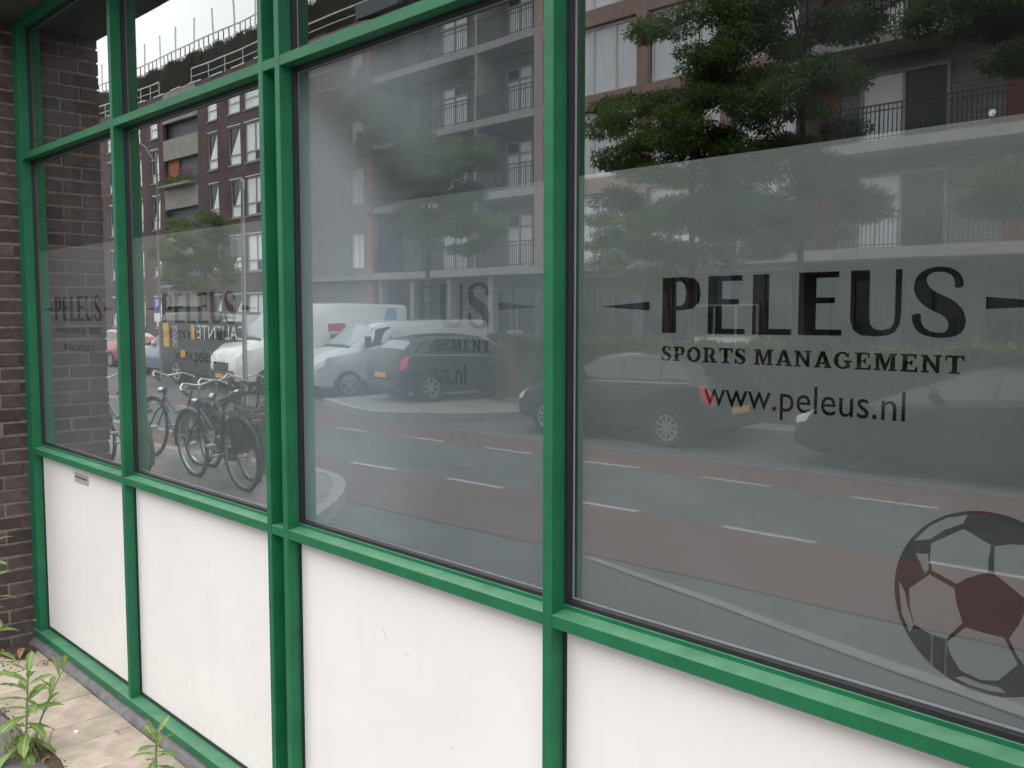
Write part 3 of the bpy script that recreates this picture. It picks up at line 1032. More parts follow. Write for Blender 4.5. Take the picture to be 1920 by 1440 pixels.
def slab_letter(ch):
    hole = []
    if ch == 'T':
        w, o = .85, [(0, 1), (.85, 1), (.85, .70), (.78, .70), (.73, .88), (.54, .88), (.54, .1), (.67, .1), (.67, 0), (.18, 0), (.18, .1), (.31, .1), (.31, .88), (.12, .88), (.07, .70), (0, .70)]
    elif ch == 'P':
        w, o = .80, [(0, 0), (.46, 0), (.46, .1), (.34, .1), (.34, .41), (.55, .41), (.72, .49), (.79, .70), (.72, .92), (.55, 1), (0, 1), (0, .9), (.11, .9), (.11, .1), (0, .1)]
        hole = [[(.34, .52), (.47, .52), (.55, .60), (.55, .81), (.47, .89), (.34, .89)]]
    elif ch == 'R':
        w, o = .92, [(0, 0), (.45, 0), (.45, .1), (.34, .1), (.34, .42), (.42, .42), (.60, 0), (.92, 0), (.92, .1), (.82, .1), (.67, .46), (.76, .56), (.79, .72), (.72, .92), (.55, 1), (0, 1), (0, .9), (.11, .9), (.11, .1), (0, .1)]
        hole = [[(.34, .53), (.47, .53), (.55, .60), (.55, .82), (.47, .89), (.34, .89)]]
    elif ch == 'O':
        w, o = .92, ell(.46, .5, .46, .52)
        hole = [ell(.46, .5, .22, .38)]
    elif ch == 'S':
        w, o = .68, [(.62, .70), (.55, .70), (.50, .84), (.40, .92), (.28, .90), (.23, .80), (.28, .70), (.42, .60), (.60, .50), (.68, .34), (.66, .16), (.55, .03), (.38, -.02), (.22, .02), (.12, .06), (.08, 0), (0, 0), (0, .34), (.07, .34), (.14, .16), (.26, .08), (.40, .09), (.46, .18), (.42, .30), (.26, .40), (.10, .51), (.02, .66), (.04, .84), (.14, .97), (.30, 1.02), (.44, .98), (.52, .93), (.56, 1), (.62, 1)]
    elif ch == 'M':
        w, o = 1.14, [(0, 0), (.37, 0), (.37, .1), (.27, .1), (.27, .70), (.50, 0), (.60, 0), (.82, .70), (.82, .1), (.72, .1), (.72, 0), (1.14, 0), (1.14, .1), (1.04, .1), (1.04, .9), (1.14, .9), (1.14, 1), (.78, 1), (.58, .38), (.37, 1), (0, 1), (0, .9), (.1, .9), (.1, .1), (0, .1)]
    elif ch == 'A':
        w, o = .96, [(0, 0), (.37, 0), (.37, .1), (.28, .1), (.32, .23), (.60, .23), (.64, .1), (.55, .1), (.55, 0), (.96, 0), (.96, .1), (.89, .1), (.59, 1), (.37, 1), (.08, .1), (0, .1)]
        hole = [[(.35, .34), (.57, .34), (.46, .70)]]
    elif ch == 'N':
        w, o = .95, [(0, 0), (.37, 0), (.37, .1), (.27, .1), (.27, .66), (.70, 0), (.85, 0), (.85, .9), (.95, .9), (.95, 1), (.58, 1), (.58, .9), (.68, .9), (.68, .36), (.27, 1), (0, 1), (0, .9), (.1, .9), (.1, .1), (0, .1)]
    elif ch == 'G':
        out = ell(.46, .5, .46, .52, 16, 48, 300)
        inn = ell(.46, .5, .23, .39, 12, 300, 60)
        w, o = .94, out + [(.86, .06), (.86, .40), (.94, .40), (.94, .50), (.52, .50), (.52, .40), (.63, .40), (.63, .16)] + inn + [(.70, .70), (.80, .70), (.80, 1.0), (.74, 1.0)]
    elif ch == 'E':
        w, o = .82, [(0, 0), (.82, 0), (.82, .30), (.74, .30), (.67, .11), (.34, .11), (.34, .46), (.47, .46), (.51, .36), (.58, .36), (.58, .66), (.51, .66), (.47, .56), (.34, .56), (.34, .89), (.63, .89), (.69, .72), (.77, .72), (.77, 1), (0, 1), (0, .9), (.11, .9), (.11, .1), (0, .1)]
    return w, [list(map(list, o))] + [list(map(list, h)) for h in hole]


def font_polys(text):
    cu = bpy.data.curves.new('text_source', 'FONT')
    cu.body = text
    ob = bpy.data.objects.new('text_source', cu)
    COL.objects.link(ob)
    dg = bpy.context.evaluated_depsgraph_get()
    c2 = ob.evaluated_get(dg).to_curve(dg)
    polys = []
    for s in c2.splines:
        if s.type == 'BEZIER':
            pts = []
            bp = s.bezier_points
            for i in range(len(bp)):
                p0, h0, h1, p1 = bp[i].co, bp[i].handle_right, bp[(i + 1) % len(bp)].handle_left, bp[(i + 1) % len(bp)].co
                for t in (0, .25, .5, .75):
                    u = 1 - t
                    q = p0 * u ** 3 + h0 * 3 * u * u * t + h1 * 3 * u * t * t + p1 * t ** 3
                    if not pts or (abs(q.x - pts[-1][0]) + abs(q.y - pts[-1][1])) > 1e-5:
                        pts.append([q.x, q.y])
        else:
            pts = [[p.co.x, p.co.y] for p in s.points]
        polys.append(pts)
    bpy.data.objects.remove(ob)
    return polys


def fit(polys, x0, x1, z0, z1):
    xs = [p[0] for q in polys for p in q]
    zs = [p[1] for q in polys for p in q]
    fx = (x1 - x0) / (max(xs) - min(xs))
    fz = (z1 - z0) / (max(zs) - min(zs))
    return [[[x0 + (p[0] - min(xs)) * fx, z0 + (p[1] - min(zs)) * fz] for p in q] for q in polys]


LOGO = []
for i, p in enumerate(PEL):
    q = [[a[0] / 1000, a[1] / 1000] for a in p]
    LOGO.append(smooth_poly(q, 1) if i == 6 else q)
LOGO.append([[-0.530, 0.0], [-0.377, 0.0115], [-0.377, -0.0095]])
LOGO.append([[0.530, 0.0], [0.373, 0.0145], [0.373, -0.0075]])
xc = 0.0
sm = []
for wd in ('SPORTS', 'MANAGEMENT'):
    for ch in wd:
        w, ps = slab_letter(ch)
        sm += [[[p[0] + xc, p[1]] for p in q] for q in ps]
        xc += w + (.14 if ch not in 'A' else .10)
    xc += .36
LOGO += fit(sm, -0.340, 0.340, -0.1265, -0.0915)
LOGO += fit(font_polys('www.peleus.nl'), -0.221, 0.235, -0.2405, -0.1650)
LOGOZ = 1.950


def flat_mesh(name, polys, y):
    """fill outlines by the even-odd rule (holes and islands), upright in x / z at depth y"""
    from mathutils.geometry import delaunay_2d_cdt
    vs, es = [], []
    for q in polys:
        o = len(vs)
        vs += [Vector((p[0], p[1])) for p in q]
        es += [(o + i, o + (i + 1) % len(q)) for i in range(len(q))]
    v2, e2, f2, _, _, _ = delaunay_2d_cdt(vs, es, [], 0, 1e-6)
    V2 = np.array([[p.x, p.y] for p in v2])
    F2 = np.array([list(t) for t in f2 if len(t) == 3])
    cen = V2[F2].mean(axis=1)
    inside = np.zeros(len(F2), bool)
    for q in polys:
        P = np.array(q)
        Q = np.roll(P, -1, axis=0)
        for a, c in zip(P, Q):
            if a[1] == c[1]:
                continue
            hit = ((a[1] > cen[:, 1]) != (c[1] > cen[:, 1])) & (cen[:, 0] < (c[0] - a[0]) * (cen[:, 1] - a[1]) / (c[1] - a[1]) + a[0])
            inside ^= hit
    me = bpy.data.meshes.new(name)
    me.from_pydata([(p[0], y, p[1]) for p in V2], [], F2[inside].tolist())
    me.update()
    return me


def film(x0, x1, z0, z1, logo_x, ball, parent, y):
    polys = [[[x0, z0], [x1, z0], [x1, z1], [x0, z1]]]
    polys += [[[p[0] + logo_x, p[1] + LOGOZ] for p in q] for q in LOGO]
    if ball:
        bxc, bzc = ball
        polys.append(ell(bxc, bzc, .168, .168, 64))
        for q in BALL:
            polys.append([[p[0] / 1000 + bxc, p[1] / 1000 + bzc] for p in q])
    me = flat_mesh('frosted_film', polys, y)
    me.materials.append(M['film'])
    o = bpy.data.objects.new('frosted_film', me)
    COL.objects.link(o)
    o.parent = parent
    return o


def pane(x0, x1, z0, z1, m, name='pane'):
    b = MB()
    vs = [(x0, YG, z0), (x1, YG, z0), (x1, YG, z1), (x0, YG, z1), (x0, YG + .026, z0), (x1, YG + .026, z0), (x1, YG + .026, z1), (x0, YG + .026, z1)]
    b.add(vs, [(0, 1, 2, 3)], 0)
    b.add(vs, [(7, 6, 5, 4), (0, 4, 5, 1), (1, 5, 6, 2), (2, 6, 7, 3), (3, 7, 4, 0)], 1)
    return b.build(name, [m, M['clear']], front)


FILM_TOP = 2.277
logo_centres = {0: 0.585, 1: 1.980, 3: 3.452, 4: 4.723}
for bi, (a, c) in enumerate(bays):
    if bi == 2:
        continue
    for zi, (z0, z1) in enumerate(GZ):
        # rubber between frame and glass
        gasket(a, c, z0, z1, DEP, YG + 0.028, 0.011)
        g0, g1, h0, h1 = a + 0.0112, c - 0.0112, z0 + 0.0112, z1 - 0.0112
        p = pane(g0, g1, h0, h1, M['glass_wet'] if (bi == 3 and zi == 0) else M['glass'])
        gasket(g0 + .0006, g1 - .0006, h0 + .0006, h1 - .0006, YG + .0070, YG + .0095, 0.0060, 'spacer_edge', p, M['spacer'])
        gasket(g0 + .0052, g1 - .0052, h0 + .0052, h1 - .0052, YG + .008, YG + .019, 0.011, 'spacer_bar', p, M['spacer_dark'])
        if zi == 0:
            film(g0 + (0.0165 if bi == 4 else 0.0085), g1 - 0.0085, h0 + 0.008, FILM_TOP, logo_centres[bi], (5.116, 1.411) if bi == 4 else None, p, YG + .0068)
            if bi == 3:
                MB().box(g0 + .0085, g1 - .0085, YG + .0040, YG + .0044, h0 + .0085, h1 - .0085).build('condensation', M['fog'], p)
    # white panel below
    z0, z1 = 0.100, H1[0]
    gasket(a, c, z0, z1, 0.044, 0.062, 0.010)
    pn = MB().box(a + .0102, c - .0102, 0.050, 0.070, z0 + .0102, z1 - .0102).build('panel', M['panel'], front)
    # faint scuffs on the panel
    if bi == 3:
        marks = [(3.235, 0.685, .012, .004, .5), (3.64, .632, .02, .006, -.2), (3.30, .90, .006, .05, .7), (3.42, .86, .05, .003, .3)]
    elif bi == 1:
        marks = [(1.496, 0.325, .008, .03, 0), (1.78, .93, .004, .05, .6), (1.82, .30, .003, .09, -.1), (1.55, .74, .006, .012, 0)]
    else:
        marks = [(a + .3, .6, .004, .03, 0)]
    for (mx, mz, w, h, r) in marks:
        pts = [(-w / 2, 0), (-w / 4, h / 2), (w / 3, h / 2.4), (w / 2, -h / 5), (0, -h / 2)]
        ca, sa = math.cos(r), math.sin(r)
        pts = [(mx + u * ca - v * sa, mz + u * sa + v * ca) for u, v in pts]
        MB().prism(pts, lambda x, z: (x, 0.0496, z), lambda x, z: (x, 0.0499, z)).build('scuff', M['stain'], pn)

st = thing('name_plate', 'small grey plate at the top of the leftmost white panel', 'sign', (0.615, 0.049, 1.055))
MB().box(-.100, .100, -.002, 0.0005, -.026, .026).build('plate', M['sticker'], st, bevel=.0005)
MB().box(-.085, .080, -.0026, -.0021, .000, .0085).build('print', M['ink'], st)

# flashing strip at the foot
b = MB()
xs = np.linspace(-0.094, 5.46, 60)
prof = [(-0.030 + 0.006 * math.sin(x * 9.0) + 0.005 * math.sin(x * 23 + 1) + random.uniform(-.0015, .0015)) for x in xs]
vs = []
for x, y in zip(xs, prof):
    vs += [(x, 0.03, 0.042), (x, 0.0, 0.030), (x, y + .006, 0.010), (x, y, -0.01)]
fs = []
for i in range(len(xs) - 1):
    for j in range(3):
        fs.append((i * 4 + j, i * 4 + j + 1, (i + 1) * 4 + j + 1, (i + 1) * 4 + j))
b.add(vs, fs)
b.build('flashing', M['lead'], front, smooth=True)

# suction hook on the glass
hk = thing('suction_hook', 'tiny clear suction cup stuck on the right window just above the frosted area', 'hook', (5.097, YG - .001, 2.2845))
MB().lathe([(.0062, 0.0), (.0066, -.001), (.0056, -.002), (.0050, -.001), (.0025, -.0012), (0.0, -.0025)], (0, 0, 0), 'y', 16, closed=False).build('cup', M['frame_grey'], hk, smooth=True)
MB().tube([(0, -.003, 0), (0, -.007, 0), (0, -.008, -.004), (0, -.006, -.006)], .0009, 6).build('hook', M['frame_white'], hk)

# two cords hanging in the room behind the ball
for i, (x, z0, z1) in enumerate(((4.931, .60, 1.335), (4.960, .60, 1.325))):
    c_ = MB().tube([(x, .30, z0), (x + .002, .30, z1)], .0022, 6).build('white_cord', M['signwhite'])
    tag(c_, ['white cord behind the lower edge of the football emblem, the left one of two', 'white cord behind the lower edge of the football emblem, the right one of two'][i], 'cord', 'white cords inside the room')


# ------------------------------------------------------------------ weeds and litter at the foot of the wall
def leaf_mesh(length, width, curl, name, parent, loc, az, el, twist=0.0):
    n = 9
    vs, fs, uvs = [], [], []
    for i in range(n + 1):
        t = i / n
        w = width * max(0.0, math.sin(math.pi * t ** 1.35)) ** 0.62 if 0 < t < 1 else 0.0
        if i == 0:
            w = width * .16
        w *= 1 + 0.14 * (1 if i % 2 else -1) * (0.3 < t < 0.95)
        d = t * length
        ang = el - curl * t
        # integrate along the curved midrib
        if i == 0:
            px, pz = 0.0, 0.0
        else:
            px += math.cos(ang) * length / n
            pz += math.sin(ang) * length / n
        for k, u in enumerate((-1, -.5, 0, .5, 1)):
            vs.append((px, u * w / 2, pz + abs(u) * w * 0.16 + 0.04 * w * math.sin(9 * t + k)))
            uvs.append((u * .5 + .5, t))
    for i in range(n):
        for k in range(4):
            fs.append((i * 5 + k, i * 5 + k + 1, (i + 1) * 5 + k + 1, (i + 1) * 5 + k))
    me = bpy.data.meshes.new(name)
    me.from_pydata(vs, [], fs)
    uvl = me.uv_layers.new(name='UVMap')
    for lp in me.loops:
        uvl.data[lp.index].uv = uvs[lp.vertex_index]
    me.polygons.foreach_set('use_smooth', [True] * len(me.polygons))
    me.materials.append(M['leaf_weed'])
    o = bpy.data.objects.new(name, me)
    COL.objects.link(o)
    o.parent = parent
    o.location = loc
    o.rotation_euler = (twist, 0, az)
    return o


def weed(label, loc, height, leaves, lean=(0.0, 0.0), group='weeds at the foot of the wall'):
    t = thing('weed', label, 'weed', loc, 0, group)
    pts = [(lean[0] * s ** 1.5, lean[1] * s ** 1.5, height * s) for s in (0, .25, .5, .75, 1)]
    MB().tube([(p[0], p[1], p[2] - (0.03 if i == 0 else 0)) for i, p in enumerate(pts)], [.0055, .005, .0045, .0038, .002], 7).build('stem', M['stem'], t, smooth=True)
    for (s, az, ln, wd, el, cu) in leaves:
        p = (lean[0] * s ** 1.5, lean[1] * s ** 1.5, height * s)
        leaf_mesh(ln, wd, cu, 'leaf', t, p, R(az), R(el), random.uniform(-.25, .25))
    return t


lv = []
for k in range(24):
    s = 0.06 + 0.92 * (k / 23)
    ln = 0.185 * (1.0 - 0.40 * s) + random.uniform(-.02, .02)
    el = -5 + 62 * s ** 1.8
    lv.append((s, (137.5 * k + random.uniform(-15, 15)) % 360, ln, 0.034 + .018 * (1 - s), el + random.uniform(-10, 10), 0.9 - .5 * s))
weed('tall leafy weed at the lower left corner in front of the brick pier', (1.375, -0.485, 0.0), 0.36, lv, (-0.03, 0.03))
lv = []
for k in range(13):
    s = 0.30 + 0.70 * (k / 12)
    lv.append((s, (137.5 * k + 40 + random.uniform(-12, 12)) % 360, 0.140 - .055 * s, 0.042 - .014 * s, 2 + 66 * s ** 3.0, 0.9 - .6 * s))
weed('smaller weed with broad leaves close to the green sill beneath the second white panel', (2.00, -0.172, 0.0), 0.20, lv, (-0.01, 0.01))
lv = []
for k in range(26):
    s = 0.15 + 0.83 * (k / 25)
    lv.append((s, (137.5 * k + 70) % 360, 0.15 - .05 * s, 0.036 - .010 * s, 10 + 50 * s ** 2, 0.9))
weed('tallest weed whose leaf tips show against the bricks at the left edge', (0.855, -0.475, 0.0), 0.98, lv, (0.0, 0.02))
# grass and seedlings round the foot of the tall weed
gv, gf = [], []
for k in range(110):
    gx, gy = random.gauss(1.36, .07), random.gauss(-.49, .035)
    a, h_ = random.uniform(0, 6.28), random.uniform(.03, .11)
    wd = random.uniform(.0015, .004)
    dx, dy = math.cos(a) * h_ * .7, math.sin(a) * h_ * .7
    o = len(gv)
    gv += [(gx - wd * math.sin(a), gy + wd * math.cos(a), 0), (gx + wd * math.sin(a), gy - wd * math.cos(a), 0), (gx + dx * .5 + wd * .7 * math.sin(a), gy + dy * .5 - wd * .7 * math.cos(a), h_ * .75), (gx + dx * .5 - wd * .7 * math.sin(a), gy + dy * .5 + wd * .7 * math.cos(a), h_ * .75), (gx + dx, gy + dy, h_ * .8)]
    gf += [(o, o + 1, o + 2, o + 3), (o + 3, o + 2, o + 4)]
o_ = MB().add(gv, gf).build('grass', leaf_mat('grass_blade', (0.13, 0.21, 0.06), (0.30, 0.33, 0.14), ns=30))
o_['kind'] = 'stuff'
for (az, ln, px, py) in ((200, .17, 0, 0), (250, .16, .02, 0), (300, .15, .02, .01), (30, .13, .01, .01), (100, .12, 0, .02), (340, .16, .03, 0)):
    pass
# side shoot of the tall weed towards the wall
lv = []
for k in range(8):
    s = 0.4 + 0.6 * k / 7
    lv.append((s, 100 + 137.5 * k, 0.105, 0.026, 35 + 35 * s, .4))
weed('slender shoot leaning from the tall weed towards the green sill', (1.33, -0.44, 0.0), 0.30, lv, (-0.05, 0.15))


def dry_leaf(name, loc, size, rz, label):
    n = 6
    vs, fs = [], []
    for i in range(n + 1):
        t = i / n
        w = size * .42 * math.sin(math.pi * t) ** .8
        for u in (-1, -.3, .3, 1):
            vs.append((size * (t - .5), u * w / 2, size * (.12 * math.sin(3 * t) + .16 * u * u * math.sin(math.pi * t)) + .003 + .004 * math.sin(7 * t + u)))
    for i in range(n):
        for k in range(3):
            fs.append((i * 4 + k, i * 4 + k + 1, i * 4 + k + 5, i * 4 + k + 4))
    o = MB().add(vs, fs).build(name, M['dry'], smooth=True)
    o.location = loc
    o.rotation_euler = (random.uniform(-.3, .3), random.uniform(-.3, .3), rz)
    return tag(o, label, 'leaf', 'dry leaves on the pavement')


dry_leaf('dry_leaf', (0.10, -0.13, 0.012), 0.10, 2.6, 'largest curled brown leaf in the corner between bricks and green frame')
dry_leaf('dry_leaf', (1.33, -0.44, 0.01), 0.055, 1.0, 'brown dead leaf lying behind the stem of the tall weed')
dry_leaf('dry_leaf', (1.52, -0.45, 0.008), 0.04, 2.0, 'small brown dead leaf right of the tall weed on the darker tiles')
dry_leaf('dry_leaf', (1.46, -0.125, 0.006), 0.032, .4, 'tiny brown dead leaf on the beige tiles beside the grey flashing')
for (x, y, sz, r_, lb) in ((1.30, -0.52, .05, .3, 'brown dead leaf under the lowest leaves of the tall weed'), (1.42, -0.50, .045, 2.2, 'brown dead leaf at the root of the tall weed'), (0.20, -0.20, .035, 1.2, 'small brown leaf lying a little away from the brick corner'), (-0.03, -0.20, .05, .2, 'brown leaf lying against the foot of the bricks'), (0.62, -0.06, .022, .9, 'tiny brown leaf beside the flashing under the leftmost white panel')):
    dry_leaf('dry_leaf', (x, y, .008), sz, r_, lb)
dry_leaf('dry_leaf', (0.02, -0.04, 0.16), 0.04, .4, 'small brown leaf caught between bricks and the foot of the green frame')
lp = MB().prism([(-.016, -.006), (0, -.012), (.015, -.004), (.010, .010), (-.008, .009)], lambda x, y: (x, y, 0.002), lambda x, y: (x * .8, y * .8, .010)).build('litter_scrap', M['paper'])
lp.location = (1.315, -0.255, 0)
tag(lp, 'crumpled whitish scrap of paper under a leaf of the tall weed', 'litter')


def soil_patch(pts, x0, y0, label):
    b = MB()
    ring = [(x0 + u * (1 + random.uniform(-.15, .15)), y0 + v_ * (1 + random.uniform(-.15, .15))) for u, v_ in pts]
    n = len(ring)
    vs = [(x0, y0, .010)] + [(x0 + (x - x0) * .6, y0 + (y - y0) * .6, .007) for x, y in ring] + [(x, y, .0005) for x, y in ring]
    fs = [(0, 1 + i, 1 + (i + 1) % n) for i in range(n)] + [(1 + i, 1 + n + i, 1 + n + (i + 1) % n, 1 + (i + 1) % n) for i in range(n)]
    o = b.add(vs, fs).build('soil', M['soil'], smooth=True)
    o['kind'] = 'stuff'


soil_patch(ell(0, 0, .16, .09, 18), -0.0, -0.13, '')
soil_patch(ell(0, 0, .20, .028, 22), 1.46, -0.425, '')
soil_patch(ell(0, 0, .07, .02, 14), 1.95, -0.17, '')


def scatter_soil():
    """soil crumbs in the joints"""
    vs, fs = [], []
    for k in range(420):
        if random.random() < .55:
            x, y = random.uniform(-.09, 2.2), random.gauss(-.43, .022)
        else:
            x, y = random.uniform(-.09, .35), random.uniform(-.34, -.04)
        s = random.uniform(.0015, .006)
        o = len(vs)
        vs += [(x - s, y - s, .0), (x + s, y - s * .6, .0), (x + s * .4, y + s, .0), (x, y, s * 1.2)]
        fs += [(o, o + 1, o + 3), (o + 1, o + 2, o + 3), (o + 2, o, o + 3)]
    o = MB().add(vs, fs).build('soil_crumbs', M['soil'])
    o['kind'] = 'stuff'


scatter_soil()


# ------------------------------------------------------------------ opposite buildings
FY = -24.0


def window(x0, x1, z0, z1, y, parent, fm, pm, panes=1, fw=0.05, transom=None, name='window', tilt=None):
    b = MB()
    b.box(x0, x0 + fw, y - .06, y + .03, z0, z1)
    b.box(x1 - fw, x1, y - .06, y + .03, z0, z1)
    b.box(x0 + fw, x1 - fw, y - .06, y + .03, z0, z0 + fw)
    b.box(x0 + fw, x1 - fw, y - .06, y + .03, z1 - fw, z1)
    xs = [x0 + (x1 - x0) * i / panes for i in range(panes + 1)]
    for x in xs[1:-1]:
        b.box(x - fw * .5, x + fw * .5, y - .06, y + .025, z0 + fw, z1 - fw)
    if transom:
        b.box(x0 + fw, x1 - fw, y - .06, y + .028, transom - fw * .6, transom + fw * .6)
    w = b.build(name, fm, parent)
    pms = pm if isinstance(pm, list) else [pm]
    zs = [z0 + fw, z1 - fw] if not transom else [z0 + fw, transom - fw * .6, z1 - fw]
    q = 0
    for i in range(panes):
        for j in range(len(zs) - 1):
            MB().box(xs[i] + fw * .5, xs[i + 1] - fw * .5, y - .05, y - .035, zs[j], zs[j + 1]).build('pane', pms[q % len(pms)], w)
            q += 1
    return w


def storey(x0, x1, z0, z1, wins, parent, m, yf=FY, d=0.22, name='wall'):
    """wall of one storey around a row of openings that share sill and head: wins [(xa, xb)], za, zb"""
    ws, za, zb = wins
    b = MB()
    if not ws:
        b.box(x0, x1, yf - d, yf, z0, z1)
    else:
        b.box(x0, x1, yf - d, yf, z0, za)
        b.box(x0, x1, yf - d, yf, zb, z1)
        xs = [x0] + [v for w in ws for v in w] + [x1]
        for i in range(0, len(xs), 2):
            if xs[i + 1] > xs[i] + .001:
                b.box(xs[i], xs[i + 1], yf - d, yf, za, zb)
    return b.build(name, m, parent)


def railing(x0, x1, z0, h, y, parent, m, step=0.13, r=.012, name='railing', mid=True):
    b = MB()
    b.box(x0, x1, y - .02, y + .02, z0 + h - .04, z0 + h)
    b.box(x0, x1, y - .015, y + .015, z0 + .06, z0 + .09)
    if mid:
        b.box(x0, x1, y - .015, y + .015, z0 + h - .20, z0 + h - .17)
    n = max(2, int((x1 - x0) / step))
    for i in range(n + 1):
        x = x0 + (x1 - x0) * i / n
        rr = r * (2.0 if i % 10 == 0 else 1)
        b.box(x - rr, x + rr, y - r, y + r, z0, z0 + h - .04)
    return b.build(name, m, parent)


# --- dark red brick block on the far left
A = thing('red_brick_apartments', 'dark red brick apartment block with planted roof mirrored in the left windows', 'building')
XA0, XA1 = -78.0, -39.2
MB().box(XA0, XA1, -34.0, FY - .40, -0.15, 15.6).build('core', M['frame_dark'], A)
cols = []
for g in range(4):
    o = -15.3 * g
    cols += [(-46.85 + o, -45.6 + o, 's'), (-44.25 + o, -42.95 + o, 's'), (-42.45 + o, -40.3 + o, 'w')]
    if g:
        pass
cols += [(-57.75, -56.45, 's'), (-54.9, -53.75, 's')]
cols = sorted([c for c in cols if XA0 + 1 < c[0] and c[1] < XA1 and not (-57.8 < c[0] < -47.5 and c[2] != 's')])
# keep columns that do not collide
clean = []
for c_ in cols:
    if all(c_[1] < d[0] - .2 or c_[0] > d[1] + .2 for d in clean) and not (c_[1] > -53.2 and c_[0] < -48.0):
        clean.append(c_)
cols = sorted(clean)
rows = [(13.05, 14.2, 12.7, 15.6, 13.62), (10.2, 12.3, 9.6, 12.7, 10.75), (7.25, 9.35, 6.6, 9.6, 7.9), (4.2, 6.2, 3.5, 6.6, 4.8), (0.9, 2.9, -0.15, 3.5, 1.5)]
BAL = (-52.95, -48.3)
for (za, zb, z0, z1, tr) in rows:
    ws = [(c_[0], c_[1]) for c_ in cols]
    inner = sorted(ws + [BAL])
    segs = [(XA0, BAL[0], [w for w in ws if w[1] < BAL[0]]), (BAL[1], XA1, [w for w in ws if w[0] > BAL[1]])]
    for (s0, s1, w_) in segs:
        storey(s0, s1, z0, z1, (w_, za, zb), A, M['bw_red'])
    # balcony bay: open recess with slab and parapet
    b = MB()
    b.box(BAL[0], BAL[1], FY - .22, FY, z1 - 1.25 if z1 < 15 else z1 - 1.9, z1)
    b.build('balcony_front', M['slab'], A)
    for (x0, x1, kind) in cols:
        pick = random.random()
        if zb - za < 1.3:
            w_ = window(x0, x1, za, zb, FY - .08, A, M['frame_white'], M['curtain_bright'], 1, .055, tr)
        elif kind == 'w':
            w_ = window(x0, x1, za, zb, FY - .08, A, M['frame_grey'], [M['curtain_bright'], M['curtain_bright'], M['darkpane'], M['curtain_bright']], 2, .06, tr)
        else:
            w_ = window(x0, x1, za, zb, FY - .08, A, M['frame_grey'], [M['curtain_bright'], M['darkpane']], 1, .06, tr)
            # curtain drawn to one side behind the pane
            b = MB()
            k = 0.72 if random.random() < .7 else .95
            xr = x1 - .07
            b.prism([(xr, tr + .05), (xr - (x1 - x0 - .15) * k, tr + .05), (xr - .10, zb - .08), (xr, zb - .08)], lambda x, z: (x, FY - .112, z), lambda x, z: (x, FY - .106, z))
            b.build('curtain', M['curtain_bright'], w_)
        MB().box(x0 - .05, x1 + .05, FY - .02, FY + .06, za - .10, za - .02).build('sill', M['slab'], A)
        MB().box(x0 - .05, x1 + .05, FY - .02, FY + .02, zb + .02, zb + .09).build('lintel', M['rail_white'], A)
# inside of the balcony bay
MB().box(BAL[0] + .02, BAL[0] + 1.5, FY - .395, FY - .28, 9.7, 12.0).build('balcony_side', M['orange'], A)
for z in (4.0, 10.2):
    MB().box(BAL[0] + .2, BAL[1] - .2, FY - .02, FY + .55, z - .55, z - .40).build('planter', M['slab'], A)


def leaf_cloud(blobs, n, size, asp=0.35, droop=0.3):
    """leaf-sized quads spread through a set of ellipsoids [(centre, radii, weight)]"""
    w = np.array([b[2] for b in blobs], float)
    w /= w.sum()
    idx = rng.choice(len(blobs), n, p=w)
    C_ = np.array([b[0] for b in blobs])[idx]
    Rd = np.array([b[1] for b in blobs])[idx]
    d = rng.normal(size=(n, 3))
    d /= np.linalg.norm(d, axis=1)[:, None]
    rad = rng.uniform(0.15, 1.0, n) ** 0.55
    pos = C_ + d * Rd * rad[:, None]
    ax = rng.normal(size=(n, 3))
    ax += d * 0.9
    ax[:, 2] -= droop
    ax /= np.linalg.norm(ax, axis=1)[:, None]
    up = rng.normal(size=(n, 3))
    side = np.cross(ax, up)
    side /= np.linalg.norm(side, axis=1)[:, None] + 1e-9
    s = size * rng.uniform(0.6, 1.3, n)
    a = ax * s[:, None]
    c = side * (s * asp * 0.5)[:, None]
    v = np.stack([pos, pos + a * .5 + c, pos + a, pos + a * .5 - c], 1).reshape(-1, 3)
    f = np.arange(n * 4).reshape(n, 4)
    return v, f


v, f = leaf_cloud([((x, FY + .30, 9.95), (.55, .35, .35), 1) for x in np.arange(-52.6, -48.6, .55)], 900, .16)
mesh_np('balcony_plants', v, f, M['foliage'], A, kind='stuff')
v, f = leaf_cloud([((x, FY + .30, 10.5), (.3, .3, .25), 1) for x in (-50.2, -49.7, -49.0)], 160, .12)
mesh_np('balcony_flowers', v, f, M['flower'], A, kind='stuff')


